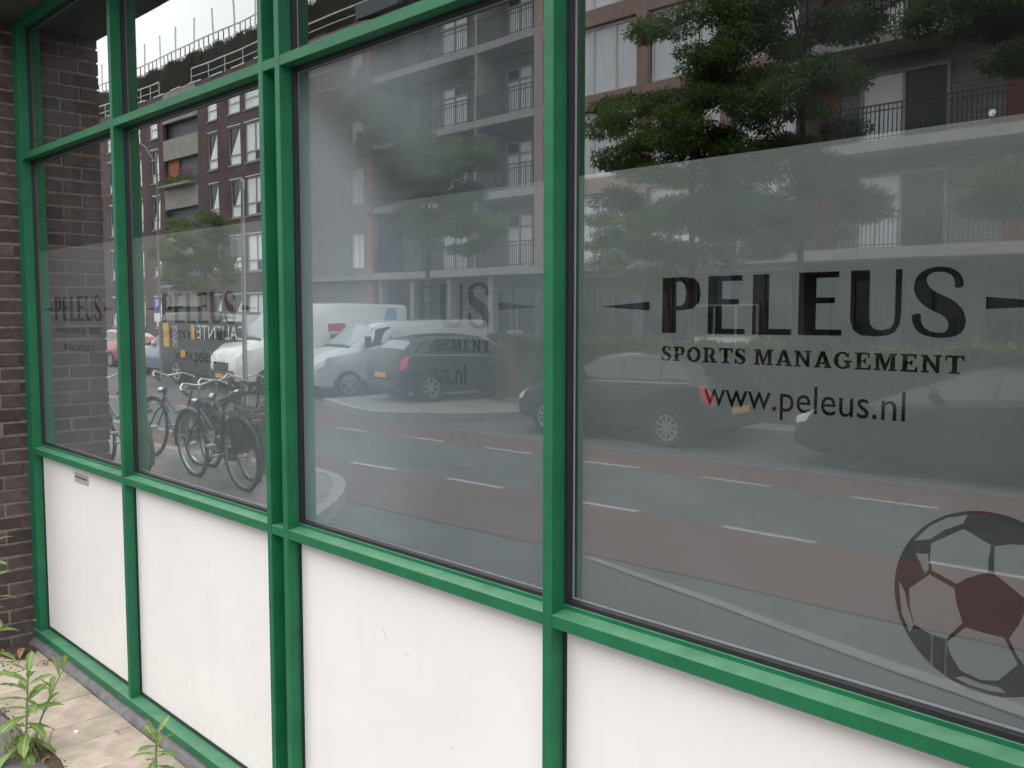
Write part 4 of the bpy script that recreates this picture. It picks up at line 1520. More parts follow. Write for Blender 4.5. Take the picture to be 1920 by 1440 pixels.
# planted roof shared by the long block: sloping planted strip, rails, roof terrace fence
def planted_roof(par, x0, x1):
    b = MB()
    b.prism([(FY - .3, 15.55), (FY - .9, 17.55), (FY - 6, 17.75), (FY - 8, 15.55)], lambda y, z: (x0, y, z), lambda y, z: (x1, y, z))
    b.build('roof', M['soffit'], par)
    n = int((x1 - x0) * 330)
    px = rng.uniform(x0, x1, n)
    t = rng.uniform(0, 1, n)
    py = FY - .3 - .6 * t + .06
    pz = 15.6 + 2.0 * t + rng.normal(0, .05, n) + 0.12 * np.sin(px * 2.1)
    s = rng.uniform(.12, .34, n)
    sx_ = rng.uniform(.04, .11, n)
    lean = rng.normal(0, .06, n)
    v = np.stack([np.stack([px - sx_, py, pz], 1), np.stack([px + sx_, py, pz], 1), np.stack([px + lean, py + .10, pz + s], 1)], 1).reshape(-1, 3)
    mesh_np('roof_planting', v, np.arange(n * 3).reshape(n, 3), M['roofgreen'], par, kind='stuff')
    b = MB()
    b.box(x0, x1, FY - .97, FY - .93, 18.42, 18.50)
    b.build('handrail', M['rail_white'], par)
    k = 0
    x = x0 + .4
    while x < x1:
        MB().box(x - .035, x + .035, FY - .985, FY - .915, 17.4, 19.9).build('post', M['steel'], par)
        for j in range(1, 4):
            MB().box(x + .62 * j - .03, x + .62 * j + .03, FY - .97, FY - .93, 17.6, 18.42).build('baluster', M['rail'], par)
        if k % 1 == 0:
            MB().box(x + .10, x + 1.0, FY - .96, FY - .94, 17.50, 17.92).build('fence_panel', M['rail_white'], par)
            MB().box(x + 1.35, x + 2.15, FY - .96, FY - .94, 17.50, 17.92).build('fence_panel', M['rail_white'], par)
        x += 2.49
        k += 1


planted_roof(A, XA0, XA1)
for (xa, xb) in ((-58.5, -53.3), (-48.6, -40.4), (-66.0, -61.0)):
    b = MB()
    b.box(xa, xb, FY + .02, FY + .06, 16.36, 16.43)
    b.box(xa, xb, FY + .02, FY + .05, 15.90, 15.94)
    for x in np.arange(xa, xb + .01, (xb - xa) / 4):
        b.box(x - .02, x + .02, FY + .02, FY + .06, 15.5, 16.36)
    b.build('roof_rail', M['rail_white'], A)
for x in np.arange(-62, -40, 2.6):
    MB().box(x, x + 1.5, FY - .01, FY + .05, 15.54, 15.62).build('coping', M['rail_white'], A)

# --- long block with balconies
Bd = thing('balcony_apartments', 'long grey apartment block with balconies mirrored in the middle and right windows', 'building')
XB0, XB1 = -39.2, 8.0
MB().box(XB0, XB1, -34.0, FY - 1.9, -0.15, 15.5).build('core', M['frame_dark'], Bd)
FL = [-0.15, 3.45, 6.45, 9.42, 12.40, 15.40]
planted_roof(Bd, XB0, XB1)
for (xa, xb) in ((-37.0, -29.1), (-25.0, -19.5)):
    b = MB()
    b.box(xa, xb, FY + .02, FY + .06, 16.16, 16.23)
    b.box(xa, xb, FY + .02, FY + .05, 15.75, 15.79)
    b.build('roof_rail', M['rail_white'], Bd)
MB().box(-31.5, -28.2, FY - .2, FY + .1, 15.5, 16.16).build('roof_box', M['slate'], Bd)
for k in range(5):
    z0, z1 = FL[k], FL[k + 1]
    # far left bay: plain grey wall with a railed gallery
    wins = [(-32.1, -31.1)] if k else []
    storey(XB0, -30.75, z0, z1, (wins, z0 + .55, z1 - .75), Bd, M['greywall'])
    if k:
        window(-32.1, -31.1, z0 + .55, z1 - .75, FY - .1, Bd, M['frame_white'], M['curtain'], 2, .06)
    railing(-37.0, -32.4, z1 + .25 if k < 4 else z1, .95, FY + .10, Bd, M['rail_white'], .7, .012, mid=False) if k in (1, 2, 3) else None
    MB().box(-31.5, -30.42, FY + .02, FY + .12, z0 + 2.9 - .15, z0 + 3.9).build('blue_panel', M['slate'], Bd) if k in (2, 3) else None
    MB().box(-30.80, -30.44, FY - .3, FY + .02, z0 + .1, z1 - .1).build('pillar', M['orange'], Bd)
    # blue-grey bay, half open
    storey(-32.4, -28.1, z0, z1, ([(-30.3, -28.9)], z0 + .35, z1 - .7), Bd, M['slate'], FY - 1.58, .3)
    window(-30.3, -28.9, z0 + .35, z1 - .7, FY - 1.7, Bd, M['frame_dark'], M['darkpane'], 1, .06)
    # two balcony sections
    for (xa, xb) in ((-30.42, -19.82), (-8.9, XB1)):
        MB().box(xa, xb, FY - 1.9, FY - 1.6, z0, z1).build('back_wall', M['bw_grey'] if k else M['slate'], Bd)
        if k:
            MB().box(xa, xb, FY - 1.6, FY, z0 - .02, z0 + .28).build('slab', M['slab'], Bd)
            railing(xa + .02, xb - .02, z0 + .28, 1.0, FY - .06, Bd, M['rail'], .125, .011)
    zf = z0 + .30
    if k:
        window(-27.25, -25.5, zf, z1 - .55, FY - 1.56, Bd, M['frame_grey'], [M['curtain_bright'], M['curtain_bright'], M['curtain_bright'], M['darkpane']] if k != 4 else [M['curtain_bright'], M['curtain_bright']], 2, .07, z1 - 1.0)
        window(-24.55, -23.8, zf, z1 - .55, FY - 1.56, Bd, M['redwood'] if k == 4 else M['pink'], M['curtain_bright'], 1, .14, name='door')
        window(-22.95, -21.45, zf, z1 - .5, FY - 1.56, Bd, M['frame_grey'], [M['curtain_bright'], M['darkpane'], M['curtain_bright'], M['curtain_bright']], 2, .07, z1 - 1.0)
        MB().box(-23.34, -23.24, FY - 1.6, FY - .02, z0 + .28, z1 - .02).build('divider', M['slab'], Bd)
        MB().box(-24.9, -24.2, FY - 1.6, FY - 1.1, z1 - .45, z1 - .02).build('light_box', M['slab'], Bd)
        window(-7.65, -5.0, zf, z1 - .45, FY - 1.56, Bd, M['frame_grey'], [M['curtain'], M['darkpane']], 2, .09)
        MB().box(-8.88, -8.3, FY - 1.6, FY - 1.52, zf, z1 - .6).build('door', M['redwood'], Bd)
        MB().box(-3.5, -2.7, FY - 1.6, FY - 1.52, zf, z1 - .6).build('door', M['redwood'], Bd)
        window(-1.2, 1.4, zf, z1 - .45, FY - 1.56, Bd, M['frame_grey'], [M['darkpane'], M['curtain']], 2, .09)
    else:
        for xw in np.arange(-25.5, -20, 1.55):
            window(xw, xw + 1.3, .6, 2.9, FY - 1.56, Bd, M['frame_grey'], [M['darkpane'], M['curtain']], 1, .07)
        for xw in np.arange(-8.5, 5, 2.3):
            window(xw, xw + 1.7, .6, 2.9, FY - 1.56, Bd, M['frame_dark'], [M['darkpane']], 2, .07)
        for xw in (-29.9, -27.6, -25.0, -22.3):
            MB().box(xw - .14, xw + .14, FY - .3, FY, -.15, 3.42).build('pillar', M['slab'], Bd)
    # pillars of the pink frame
    for xp in (-19.82, -18.6, -14.93, -11.5):
        MB().box(xp, xp + .46, FY - .35, FY + .015, z0 + .28, z1 - .02).build('pillar', M['pink'] if k else M['slate'], Bd)
    MB().box(-19.82, -8.9, FY - .38, FY, z0 - .28, z0 + .28).build('band', M['pink'], Bd) if k else None
    MB().box(-19.82, -8.9, FY - 1.9, FY - .45, z0, z1).build('back_wall', M['greywall'] if k else M['slate'], Bd)
    for (xa, xb) in ((-19.34, -18.62), (-18.12, -14.95), (-14.45, -11.52), (-11.02, -8.95)):
        if xb - xa > 1:
            n_ = 3 if xb - xa > 2.2 else 2
            window(xa + .02, xb - .02, z0 + .30, z1 - .30, FY - .22, Bd, M['frame_white'] if k else M['frame_dark'], [M['curtain'], M['curtain'], M['curtain'], M['curtain'], M['curtain'], M['curtain'], M['darkpane']] if k else [M['darkpane']], n_, .09)
        else:
            window(xa + .02, xb - .02, z0 + .30, z1 - .30, FY - .22, Bd, M['frame_grey'], M['darkpane'], 1, .08)
MB().box(XB0, XB1, FY - .3, FY + .35, 3.40, 3.62).build('canopy', M['slab'], Bd)
MB().box(-12.15, -9.8, FY + .38, FY + .44, .95, 1.10).build('balustrade', M['frame_white'], Bd)
window(-12.15, -9.8, 1.1, 2.15, FY + .40, Bd, M['slab'], [M['darkpane']], 3, .06)
MB().box(-60, 40, -25.9, -25.85, 0, .02).build('plinth', M['slab'], Bd)


# ------------------------------------------------------------------ trees and hedge
def tree(label, x, y, h, blobs, n, leafm, size=.19, trunk_r=.085, group='street trees across the road'):
    t = thing('street_tree', label, 'tree', (x, y, 0), 0, group)
    b = MB()
    b.tube([(0, 0, -.02), (.03, .02, h * .25), (-.02, .04, h * .55), (.03, 0, h * .85)], [trunk_r, trunk_r * .85, trunk_r * .6, trunk_r * .25], 9)
    b.build('trunk', M['bark'], t, smooth=True)
    for k, (c_, r_, w_) in enumerate(blobs):
        zb = max(h * .22, min(h * .7, c_[2] - r_[2] * .9))
        st_ = Vector((0.02, 0.02, zb))
        en = Vector(c_)
        mid = st_.lerp(en, .5) + Vector((0, 0, .15 + .25 * random.random()))
        MB().tube([st_, mid, en], [trunk_r * .38, trunk_r * .22, trunk_r * .07], 6).build('limb', M['bark'], t, smooth=True)
    # each limb carries clumps
    sub = []
    for (c_, r_, w_) in blobs:
        for q in range(16):
            d = Vector((random.gauss(0, 1), random.gauss(0, 1), random.gauss(0, .8)))
            d.normalize()
            cc = (c_[0] + d.x * r_[0] * .75, c_[1] + d.y * r_[1] * .75, c_[2] + d.z * r_[2] * .75)
            s = random.uniform(.20, .46)
            sub.append((cc, (r_[0] * s, r_[1] * s, r_[2] * s * .6), w_ * s ** 2))
    v, f = leaf_cloud(sub, int(n * 5.6), size * .45, .30, .6)
    mesh_np('crown', v, f, leafm, t, kind='stuff')
    return t


tree('feathery tree mirrored left of centre in the right window', -5.6, -14.2, 8.2,
     [((-1.5, .2, 6.1), (1.0, .9, .45), .45), ((.4, .4, 7.6), (1.5, 1.3, .9), 1.2), ((1.5, .2, 6.6), (1.3, 1.2, .8), 1), ((-.6, .6, 5.5), (1.6, 1.3, .9), 1.2), ((1.0, .8, 5.4), (1.4, 1.2, .8), 1.1), ((-.1, .6, 4.2), (1.7, 1.4, .9), 1.2), ((1.3, .4, 3.6), (1.4, 1.3, .9), 1.0), ((-1.0, .4, 3.1), (1.2, 1.2, .8), .8)], 15000, M['foliage'], .21)
tree('dense dark tree in front of the balconies mirrored in the right window', -3.4, -14.6, 9.2,
     [((-.6, .2, 8.6), (1.2, 1.2, 1.0), 1), ((.6, .4, 7.5), (1.4, 1.2, .9), 1.2), ((-.9, .2, 6.6), (1.2, 1.2, .9), 1), ((.3, .5, 5.7), (1.3, 1.2, .9), 1.3), ((-.5, .4, 4.7), (1.3, 1.2, .8), 1.1), ((.6, .3, 3.9), (1.2, 1.2, .8), 1.0)], 13000, M['foliage'], .2)
tree('tree reaching in at the upper right corner of the right window', 2.5, -12.9, 8.6,
     [((-1.7, .1, 7.2), (1.2, 1.1, .7), 1.1), ((-2.3, .2, 6.2), (.9, .9, .45), .7), ((-1.2, .1, 6.3), (1.2, 1.0, .55), 1.2), ((.2, .2, 7.4), (1.5, 1.3, 1.1), 1.2), ((-.7, .4, 5.4), (1.2, .9, .4), .7), ((-.8, .5, 3.7), (1.5, 1.1, .6), 1.2), ((.6, .2, 4.3), (1.4, 1.2, .8), 1)], 12000, M['foliage'], .2)
tree('tree whose crown blurs in the misted window', -14.6, -14.5, 8.2,
     [((-2.0, .3, 7.6), (1.0, 1.0, .7), .8), ((-1.0, .3, 6.8), (1.1, 1.0, .7), 1.0), ((0.1, .2, 5.9), (1.3, 1.1, .7), 1.3), ((.9, .4, 5.0), (1.4, 1.2, .7), 1.3), ((1.6, .2, 5.9), (1.2, 1.1, .6), .8), ((1.4, .2, 4.1), (1.6, 1.3, .7), 1.1)], 12000, M['foliage'], .21)
tree('small bushy tree in front of the red brick block mirrored in the second window', -36.2, -18.5, 5.9,
     [((-1.6, .2, 4.9), (2.1, 1.5, 1.1), 1.2), ((1.2, .4, 5.4), (2.0, 1.5, 1.0), 1.2), ((0, .3, 5.9), (1.9, 1.5, .8), 1), ((.2, .3, 3.7), (2.6, 1.6, 1.1), 1.3)], 7000, M['foliage2'], .26)
tree('wide low tree in front of the ground floor mirrored in the right window', -8.6, -17.5, 5.4,
     [((-1.4, 0, 4.0), (1.6, 1.3, .8), 1), ((.6, .2, 4.5), (1.6, 1.3, .8), 1.1), ((2.2, 0, 3.8), (1.5, 1.2, .7), 1)], 7000, M['foliage2'], .2)

hg = thing('hedge', 'clipped yellowish green hedge behind the parked cars', 'hedge', (0, 0, 0))
n = 16000
hx = rng.uniform(-9.4, 12, n)
hy = -13.05 - 0.065 * hx + rng.uniform(-.45, .45, n)
top = 1.30 + .05 * np.sin(hx * 1.9) + .04 * np.sin(hx * 5.3)
hz = np.where(rng.random(n) < .5, top + rng.normal(0, .05, n), rng.uniform(.05, 1, n) * top)
ang = rng.normal(size=(n, 3))
ang /= np.linalg.norm(ang, axis=1)[:, None]
sd_ = np.cross(ang, rng.normal(size=(n, 3)))
sd_ /= np.linalg.norm(sd_, axis=1)[:, None]
sz = rng.uniform(.05, .11, n)[:, None]
ps = np.stack([hx, hy, hz], 1)
v = np.stack([ps - ang * sz, ps + sd_ * sz * .5, ps + ang * sz, ps - sd_ * sz * .5], 1).reshape(-1, 3)
mesh_np('foliage', v, np.arange(n * 4).reshape(n, 4), M['hedge'], hg, kind='stuff')
b = MB()
b.prism([(-9.3, -12.75 + .6), (12, -12.75 - .78), (12, -13.35 - .78), (-9.3, -13.35 + .6)], lambda x, y: (x, y, .0), lambda x, y: (x, y, 1.12))
b.build('branches', M['bark'], hg)


# ------------------------------------------------------------------ vehicles
def lerp(a, b_, t):
    return a + (b_ - a) * t


class Car:
    """body lofted through cross sections; local -x is the front"""

    def __init__(s, st, boxy=False):
        s.st = st
        s.boxy = boxy
        s.ring = [s.sec(*q) for q in st]

    def sec(s, x, zb, zs, zt, w, tw):
        h, g = zs - zb, zt - zs
        if s.boxy:
            return [(x, 0, zb), (x, .80 * w, zb), (x, .975 * w, zb + .12 * h), (x, w, zb + .52 * h), (x, .98 * w, zs), (x, lerp(.98 * w, tw, .14), zs + .10 * g), (x, tw, zs + .88 * g), (x, tw * .92, zs + .975 * g), (x, tw * .5, zt), (x, 0, zt + .004)]
        return [(x, 0, zb), (x, .80 * w, zb), (x, .975 * w, zb + .12 * h), (x, w, zb + .52 * h), (x, .965 * w, zs), (x, lerp(.965 * w, tw, .14), zs + .10 * g), (x, tw, zs + .82 * g), (x, tw * .84, zs + .955 * g), (x, tw * .45, zt), (x, 0, zt + .004)]

    def at(s, u, t, side=1, off=0.0):
        def P(u, t):
            i = min(int(u), len(s.ring) - 2)
            j = min(int(t), 8)
            a, b_ = u - i, t - j
            q = [Vector(s.ring[i][j]), Vector(s.ring[i + 1][j]), Vector(s.ring[i][j + 1]), Vector(s.ring[i + 1][j + 1])]
            return q[0].lerp(q[1], a).lerp(q[2].lerp(q[3], a), b_)
        p = P(u, t)
        e = 1e-2
        du = P(min(u + e, len(s.ring) - 1.001), t) - P(max(u - e, 0), t)
        dt = P(u, min(t + e, 8.999)) - P(u, max(t - e, 0))
        n_ = du.cross(dt)
        if n_.length > 0:
            n_.normalize()
            c_ = Vector((p.x * .9, 0, .8))
            if n_.dot(p - c_) < 0:
                n_ = -n_
        p = p + n_ * off
        return Vector((p.x, p.y * side, p.z))

    def body(s, m, parent):
        b = MB()
        n_ = len(s.ring)
        vs, fs = [], []
        for r_ in s.ring:
            full = r_ + [(p[0], -p[1], p[2]) for p in r_[-2:0:-1]]
            vs += full
        k = 18
        for i in range(n_ - 1):
            for j in range(k):
                fs.append((i * k + j, i * k + (j + 1) % k, (i + 1) * k + (j + 1) % k, (i + 1) * k + j))
        fs.append(tuple(range(k)))
        fs.append(tuple((n_ - 1) * k + j for j in range(k - 1, -1, -1)))
        b.add(vs, fs)
        return b.build('body', m, parent, smooth=True)

    def patch(s, name, m, parent, u0, u1, t0, t1, sides=(1, -1), off=.006, nu=6, nt=4, taper=None):
        """panel lying on the body; taper cuts the corners: (du at t0 start, du at t1 start, du t0 end, du t1 end)"""
        out = []
        tp = taper or (0, 0, 0, 0)
        for sd in sides:
            b = MB()
            vs, fs = [], []
            for j in range(nt + 1):
                f_ = j / nt
                t = lerp(t0, t1, f_)
                a_ = u0 + lerp(tp[0], tp[1], f_)
                c_ = u1 - lerp(tp[2], tp[3], f_)
                for i in range(nu + 1):
                    vs.append(s.at(lerp(a_, c_, i / nu), t, sd, off))
            for j in range(nt):
                for i in range(nu):
                    fs.append((j * (nu + 1) + i, j * (nu + 1) + i + 1, (j + 1) * (nu + 1) + i + 1, (j + 1) * (nu + 1) + i))
            b.add(vs, fs)
            out.append(b.build(name, m, parent, smooth=True))
        return out

    def across(s, name, m, parent, u0, u1, t0, off=.006, nu=5, nt=4):
        """panel over the full width (windscreen, rear window, bonnet)"""
        b = MB()
        ts = [lerp(t0, 9, j / nt) for j in range(nt + 1)]
        seq = [(t, 1) for t in ts] + [(t, -1) for t in reversed(ts[:-1])]
        vs, fs = [], []
        for (t, sd) in seq:
            for i in range(nu + 1):
                vs.append(s.at(lerp(u0, u1, i / nu), min(t, 8.999), sd, off))
        for j in range(len(seq) - 1):
            for i in range(nu):
                fs.append((j * (nu + 1) + i, j * (nu + 1) + i + 1, (j + 1) * (nu + 1) + i + 1, (j + 1) * (nu + 1) + i))
        b.add(vs, fs)
        return b.build(name, m, parent, smooth=True)


_wheel_cache = {}


def wheel(parent, x, y, r, side, spokes=5, rim_m=None):
    key = (round(r, 3), spokes, rim_m.name if rim_m else '')
    w = bpy.data.objects.new('wheel', None)
    COL.objects.link(w)
    w.parent = parent
    w.location = (x, y, r)
    w.scale = (1, side, 1)
    if key not in _wheel_cache:
        b = MB().lathe([(r * .66, .02), (r * .93, .035), (r, .01), (r, -.15), (r * .93, -.17), (r * .66, -.16)], (0, 0, 0), 'y', 28)
        ty = b.build('tyre', M['rubber'], w, smooth=True)
        b = MB().lathe([(r * .60, .02), (r * .67, .024), (r * .67, -.10), (r * .60, -.10)], (0, 0, 0), 'y', 28)
        for k in range(spokes):
            a = 2 * math.pi * k / spokes + .3
            ca, sa = math.cos(a), math.sin(a)
            u, n_ = Vector((ca, 0, sa)), Vector((-sa, 0, ca))
            q = []
            for (rr, hw) in ((r * .10, r * .075), (r * .63, r * .045)):
                for sg in (-1, 1):
                    q.append(u * rr + n_ * hw * sg)
            pts = [q[0], q[1], q[3], q[2]]
            b.add([(p.x, .018, p.z) for p in pts] + [(p.x, -.02, p.z) for p in pts], [(0, 1, 2, 3), (7, 6, 5, 4), (0, 4, 5, 1), (1, 5, 6, 2), (2, 6, 7, 3), (3, 7, 4, 0)])
        b.lathe([(0, .024), (r * .13, .02), (r * .13, -.03), (0, -.03)], (0, 0, 0), 'y', 14, closed=False)
        ri = b.build('rim', rim_m or M['alloy'], w, smooth=False)
        hb = MB().lathe([(0, -.045), (r * .62, -.045), (r * .62, -.06), (0, -.06)], (0, 0, 0), 'y', 20, closed=False).build('hub', M['black_trim'], w)
        _wheel_cache[key] = (ty.data, ri.data, hb.data)
    else:
        for nm, d in zip(('tyre', 'rim', 'hub'), _wheel_cache[key]):
            o = bpy.data.objects.new(nm, d)
            COL.objects.link(o)
            o.parent = w
    # dark wheel arch on the body
    b = MB().lathe([(r * .8, .0), (r * 1.16, .0), (r * 1.16, -.22), (r * .8, -.22)], (0, 0, 0), 'y', 28)
    a = b.build('wheel_arch', M['black_trim'], parent)
    a.location = (x, y - side * .016, r + .01)
    a.scale = (1, side, 1)
    return w


HATCH = [(-2.00, .36, .54, .60, .60, .42), (-1.95, .26, .63, .71, .74, .56), (-1.78, .20, .71, .82, .81, .64), (-1.25, .18, .83, .95, .845, .68), (-.98, .18, .87, 1.01, .85, .70), (-.28, .18, .90, 1.38, .85, .62), (.35, .18, .91, 1.455, .85, .61), (1.00, .18, .93, 1.43, .85, .60), (1.55, .20, .96, 1.34, .84, .58), (1.80, .24, .97, 1.10, .80, .62), (1.94, .28, .86, .96, .76, .62), (2.00, .40, .70, .76, .68, .50)]
SEDAN = [(-2.2, .34, .54, .60, .62, .45), (-2.13, .24, .64, .70, .77, .6), (-1.9, .18, .74, .82, .85, .66), (-1.3, .17, .84, .94, .88, .7), (-.95, .17, .88, 1.0, .89, .70), (-.05, .17, .91, 1.36, .89, .64), (.45, .17, .93, 1.44, .89, .63), (1.1, .17, .95, 1.41, .89, .61), (1.7, .19, .98, 1.27, .87, .60), (2.05, .24, .99, 1.08, .83, .62), (2.2, .40, .74, .80, .70, .5)]
PANEL_VAN = [(-2.50, .40, .60, .70, .72, .55), (-2.43, .27, .80, .90, .86, .70), (-2.15, .21, .98, 1.09, .93, .78), (-1.53, .20, 1.07, 1.21, .955, .80), (-.80, .20, 1.13, 1.78, .96, .80), (-.35, .20, 1.14, 1.88, .96, .84), (.9, .20, 1.14, 1.90, .96, .85), (2.36, .21, 1.14, 1.88, .95, .84), (2.47, .25, 1.12, 1.83, .93, .82), (2.50, .36, 1.08, 1.53, .90, .80)]
TALL_VAN = [(-2.48, .42, .62, .74, .82, .6), (-2.42, .28, .92, 1.02, .95, .78), (-2.15, .23, 1.10, 1.24, 1.00, .84), (-1.75, .22, 1.17, 1.36, 1.02, .86), (-1.00, .22, 1.22, 2.12, 1.02, .86), (-.60, .22, 1.24, 2.27, 1.02, .90), (.6, .22, 1.24, 2.32, 1.02, .94), (2.35, .23, 1.24, 2.32, 1.02, .94), (2.46, .27, 1.22, 2.28, 1.00, .93), (2.48, .38, 1.18, 2.1, .97, .9)]


def box_on(parent, name, m, x0, x1, y0, y1, z0, z1, bevel=.006):
    return MB().box(x0, x1, y0, y1, z0, z1).build(name, m, parent, bevel=bevel)


def make_car(st, label, loc, rz, paint, kind='hatch', spokes=5, category='car', wheels=None, rim=None, glass=None, plate=True):
    t = thing('parked_car' if category == 'car' else 'delivery_van', label, category, loc, rz, 'vehicles parked across the street')
    c_ = Car(st, boxy=kind in ('panel_van', 'tall_van'))
    body = c_.body(paint, t)
    g = glass or M['carglass']
    w = max(q[4] for q in st)
    L0, L1 = st[0][0], st[-1][0]
    if kind in ('hatch', 'sedan'):
        n_ = len(st)
        c_.across('windscreen', M['carglass'], t, 4.12, 4.90, 6.15)
        r0 = 8.12 if kind == 'hatch' else 7.25
        c_.across('rear_window', g, t, r0, 8.86 if kind == 'hatch' else 8.75, 6.2)
        c_.patch('side_window', M['carglass'], t, 4.30, 5.85, 5.15, 5.93, taper=(0, .62, 0, 0))
        c_.patch('side_window', M['carglass'], t, 5.95, 7.0, 5.15, 5.93)
        c_.patch('side_window', M['carglass'], t, 7.08, 8.2, 5.2, 5.90, taper=(0, 0, 0.1, .55))
        c_.patch('headlight', M['headlight'], t, 1.02, 2.35, 3.55, 4.35, taper=(0, 0, .6, 0))
        c_.patch('taillight', M['taillight'], t, 8.55 if kind == 'hatch' else 8.3, 10.3 if kind == 'hatch' else 9.4, 3.35, 4.6, taper=(.45, 0, 0, .2))
        box_on(t, 'bumper', M['black_trim'], L0 - .02, L0 + .2, -.66, .66, .28, .44, .03)
        box_on(t, 'bumper', M['black_trim'], L1 - .2, L1 + .02, -.70, .70, .30, .46, .03)
        box_on(t, 'grille', M['black_trim'], L0 - .015, L0 + .1, -.35, .35, .47, .56, .01)
        if plate:
            box_on(t, 'number_plate', M['plate'], L1 + .01, L1 + .026, -.26, .26, .52, .63, .003)
            box_on(t, 'number_plate', M['plate'], L0 - .035, L0 - .021, -.26, .26, .36, .46, .003)
        c_.patch('door_line', M['black_trim'], t, 5.86, 5.90, 2.2, 5.0, off=.002, nu=1)
        c_.patch('belt_trim', M['frame_grey'] if spokes > 6 else M['black_trim'], t, 4.35, 8.3, 4.94, 5.04, off=.009, nu=14, nt=1)
        for sd in (1, -1):
            p = c_.at(4.75, 5.1, sd, .09)
            MB().lathe([(0, -.05), (.06, -.045), (.085, 0), (.06, .05), (0, .055)], (0, 0, 0), 'x', 12, closed=False).build('wing_mirror', paint, t, smooth=True).location = (p.x, p.y, p.z + .05)
            q = c_.at(6.35, 4.55, sd, .012)
            box_on(t, 'door_handle', paint, q.x - .09, q.x + .09, q.y - .012, q.y + .012, q.z - .015, q.z + .015, .004)
        wx = wheels or (-1.22, 1.22)
        r = .305
    else:
        duc = kind == 'tall_van'
        c_.across('windscreen', M['carglass_light'] if not duc else M['carglass_light'], t, 3.10, 3.92, 6.05)
        c_.patch('side_window', M['carglass'], t, 3.32, 4.75, 5.12, 5.92, taper=(0, .62, 0, 0))
        c_.patch('headlight', M['headlight'], t, 1.05, 2.2, 3.25 if duc else 3.55, 4.6 if duc else 4.4, taper=(0, 0, .5, 0))
        c_.patch('taillight', M['taillight'], t, 7.6, 8.3, 3.5, 5.2, nu=3)
        c_.patch('lower_trim', M['black_trim'], t, 2.6, 8.3, 1.6, 2.35, off=.010, nu=14)
        c_.patch('door_line', M['black_trim'], t, 4.84, 4.88, 2.3, 6.2, off=.003, nu=1)
        c_.patch('side_moulding', M['black_trim'] if duc else paint, t, 3.1, 8.3, 3.0, 3.22, off=.012, nu=14)
        box_on(t, 'bumper', M['black_trim'], L0 - .05, L0 + .35, -w * .86, w * .86, .26, .60 if duc else .50, .05)
        box_on(t, 'grille', M['black_trim'], L0 - .03, L0 + .12, -w * .5, w * .5, .60, .80 if duc else .70, .01)
        box_on(t, 'bumper', M['black_trim'], L1 - .2, L1 + .04, -w * .86, w * .86, .34, .52, .03)
        box_on(t, 'number_plate', M['plate'], L0 - .066, L0 - .051, -.26, .26, .40, .51, .003)
        box_on(t, 'number_plate', M['plate'], L1 + .01, L1 + .03, -.26, .26, .80, .91, .003)
        c_.across('wiper_panel', M['black_trim'], t, 2.93, 3.08, 6.0, off=.004, nu=2)
        for sd in (1, -1):
            p = c_.at(3.55, 5.1, sd, .14)
            MB().box(-.06, .06, -.09, .09, -.14, .14).build('wing_mirror', M['black_trim'], t, bevel=.03).location = (p.x, p.y, p.z + .12)
        wx = wheels or (-1.60, 1.50)
        r = .335
    for x in wx:
        for sd in (1, -1):
            wheel(t, x, sd * (w - .02), r, sd, spokes, rim)
    return t, c_


# parallel to the street: front towards -x means rz = 0
make_car(HATCH, 'black hatchback with lit red tail lamp and yellow plate mirrored beside the middle mullion', (-4.22, -10.62, -.15), R(-3.7), M['car_black'], 'hatch', 10)
make_car(SEDAN, 'dark grey car with bright headlamp mirrored under the word on the right window', (1.30, -10.75, -.15), R(-3.7), M['car_dark'], 'sedan', 6, rim=M['black_trim'])
# nose towards the street
t_, cv = make_car(PANEL_VAN, 'silver van with pale windscreen mirrored in the misted window', (-13.95, -12.75, -.15), R(-80), M['car_silver'], 'panel_van', 5, 'van')
t_, cd_ = make_car(TALL_VAN, 'tall white van with red print and blue oval on its side', (-16.45, -11.9, -.15), R(-83), M['car_white'], 'tall_van', 6, 'van')
cd_.patch('red_print', M['redprint'], t_, 5.55, 5.98, 5.25, 5.50, off=.012, nu=3, nt=1)
cd_.patch('red_print', M['redprint'], t_, 5.60, 5.94, 5.02, 5.18, off=.012, nu=3, nt=1)
cd_.patch('blue_oval', M['blueprint'], t_, 6.45, 6.95, 4.6, 6.0, off=.011, nu=6, taper=(0, .25, 0, .1))
cd_.patch('dark_splash', M['darkprint'], t_, 6.10, 6.52, 4.8, 5.55, off=.013, nu=4, taper=(.1, .2, 0, .1))
make_car(HATCH, 'black small car with pale rear window parked tail first beside the silver van', (-10.55, -12.15, 0), R(99), M['car_black'], 'hatch', 7, glass=M['carglass_light'])
# black van with lettering, flank to the street
t_, cb = make_car(PANEL_VAN, 'black van with white and yellow lettering on its flank', (-19.0, -10.95, -.15), R(180), M['car_black'], 'panel_van', 5, 'van')
t_.scale = (1.12, 1, 1.10)


def side_text(parent, text, x0, x1, z0, z1, y, m, vertical=False):
    """flat lettering on the van's street side (local +y after the half turn is away from us)"""
    polys = fit(font_polys(text), x0, x1, z0, z1) if not vertical else None
    if vertical:
        pl = fit(font_polys(text), 0, z1 - z0, 0, x1 - x0)
        polys = [[[x0 + (x1 - x0) - p[1], z0 + p[0]] for p in q] for q in pl]
    me = flat_mesh('lettering', polys, y)
    me.materials.append(m)
    o = bpy.data.objects.new('lettering', me)
    COL.objects.link(o)
    o.parent = parent
    return o


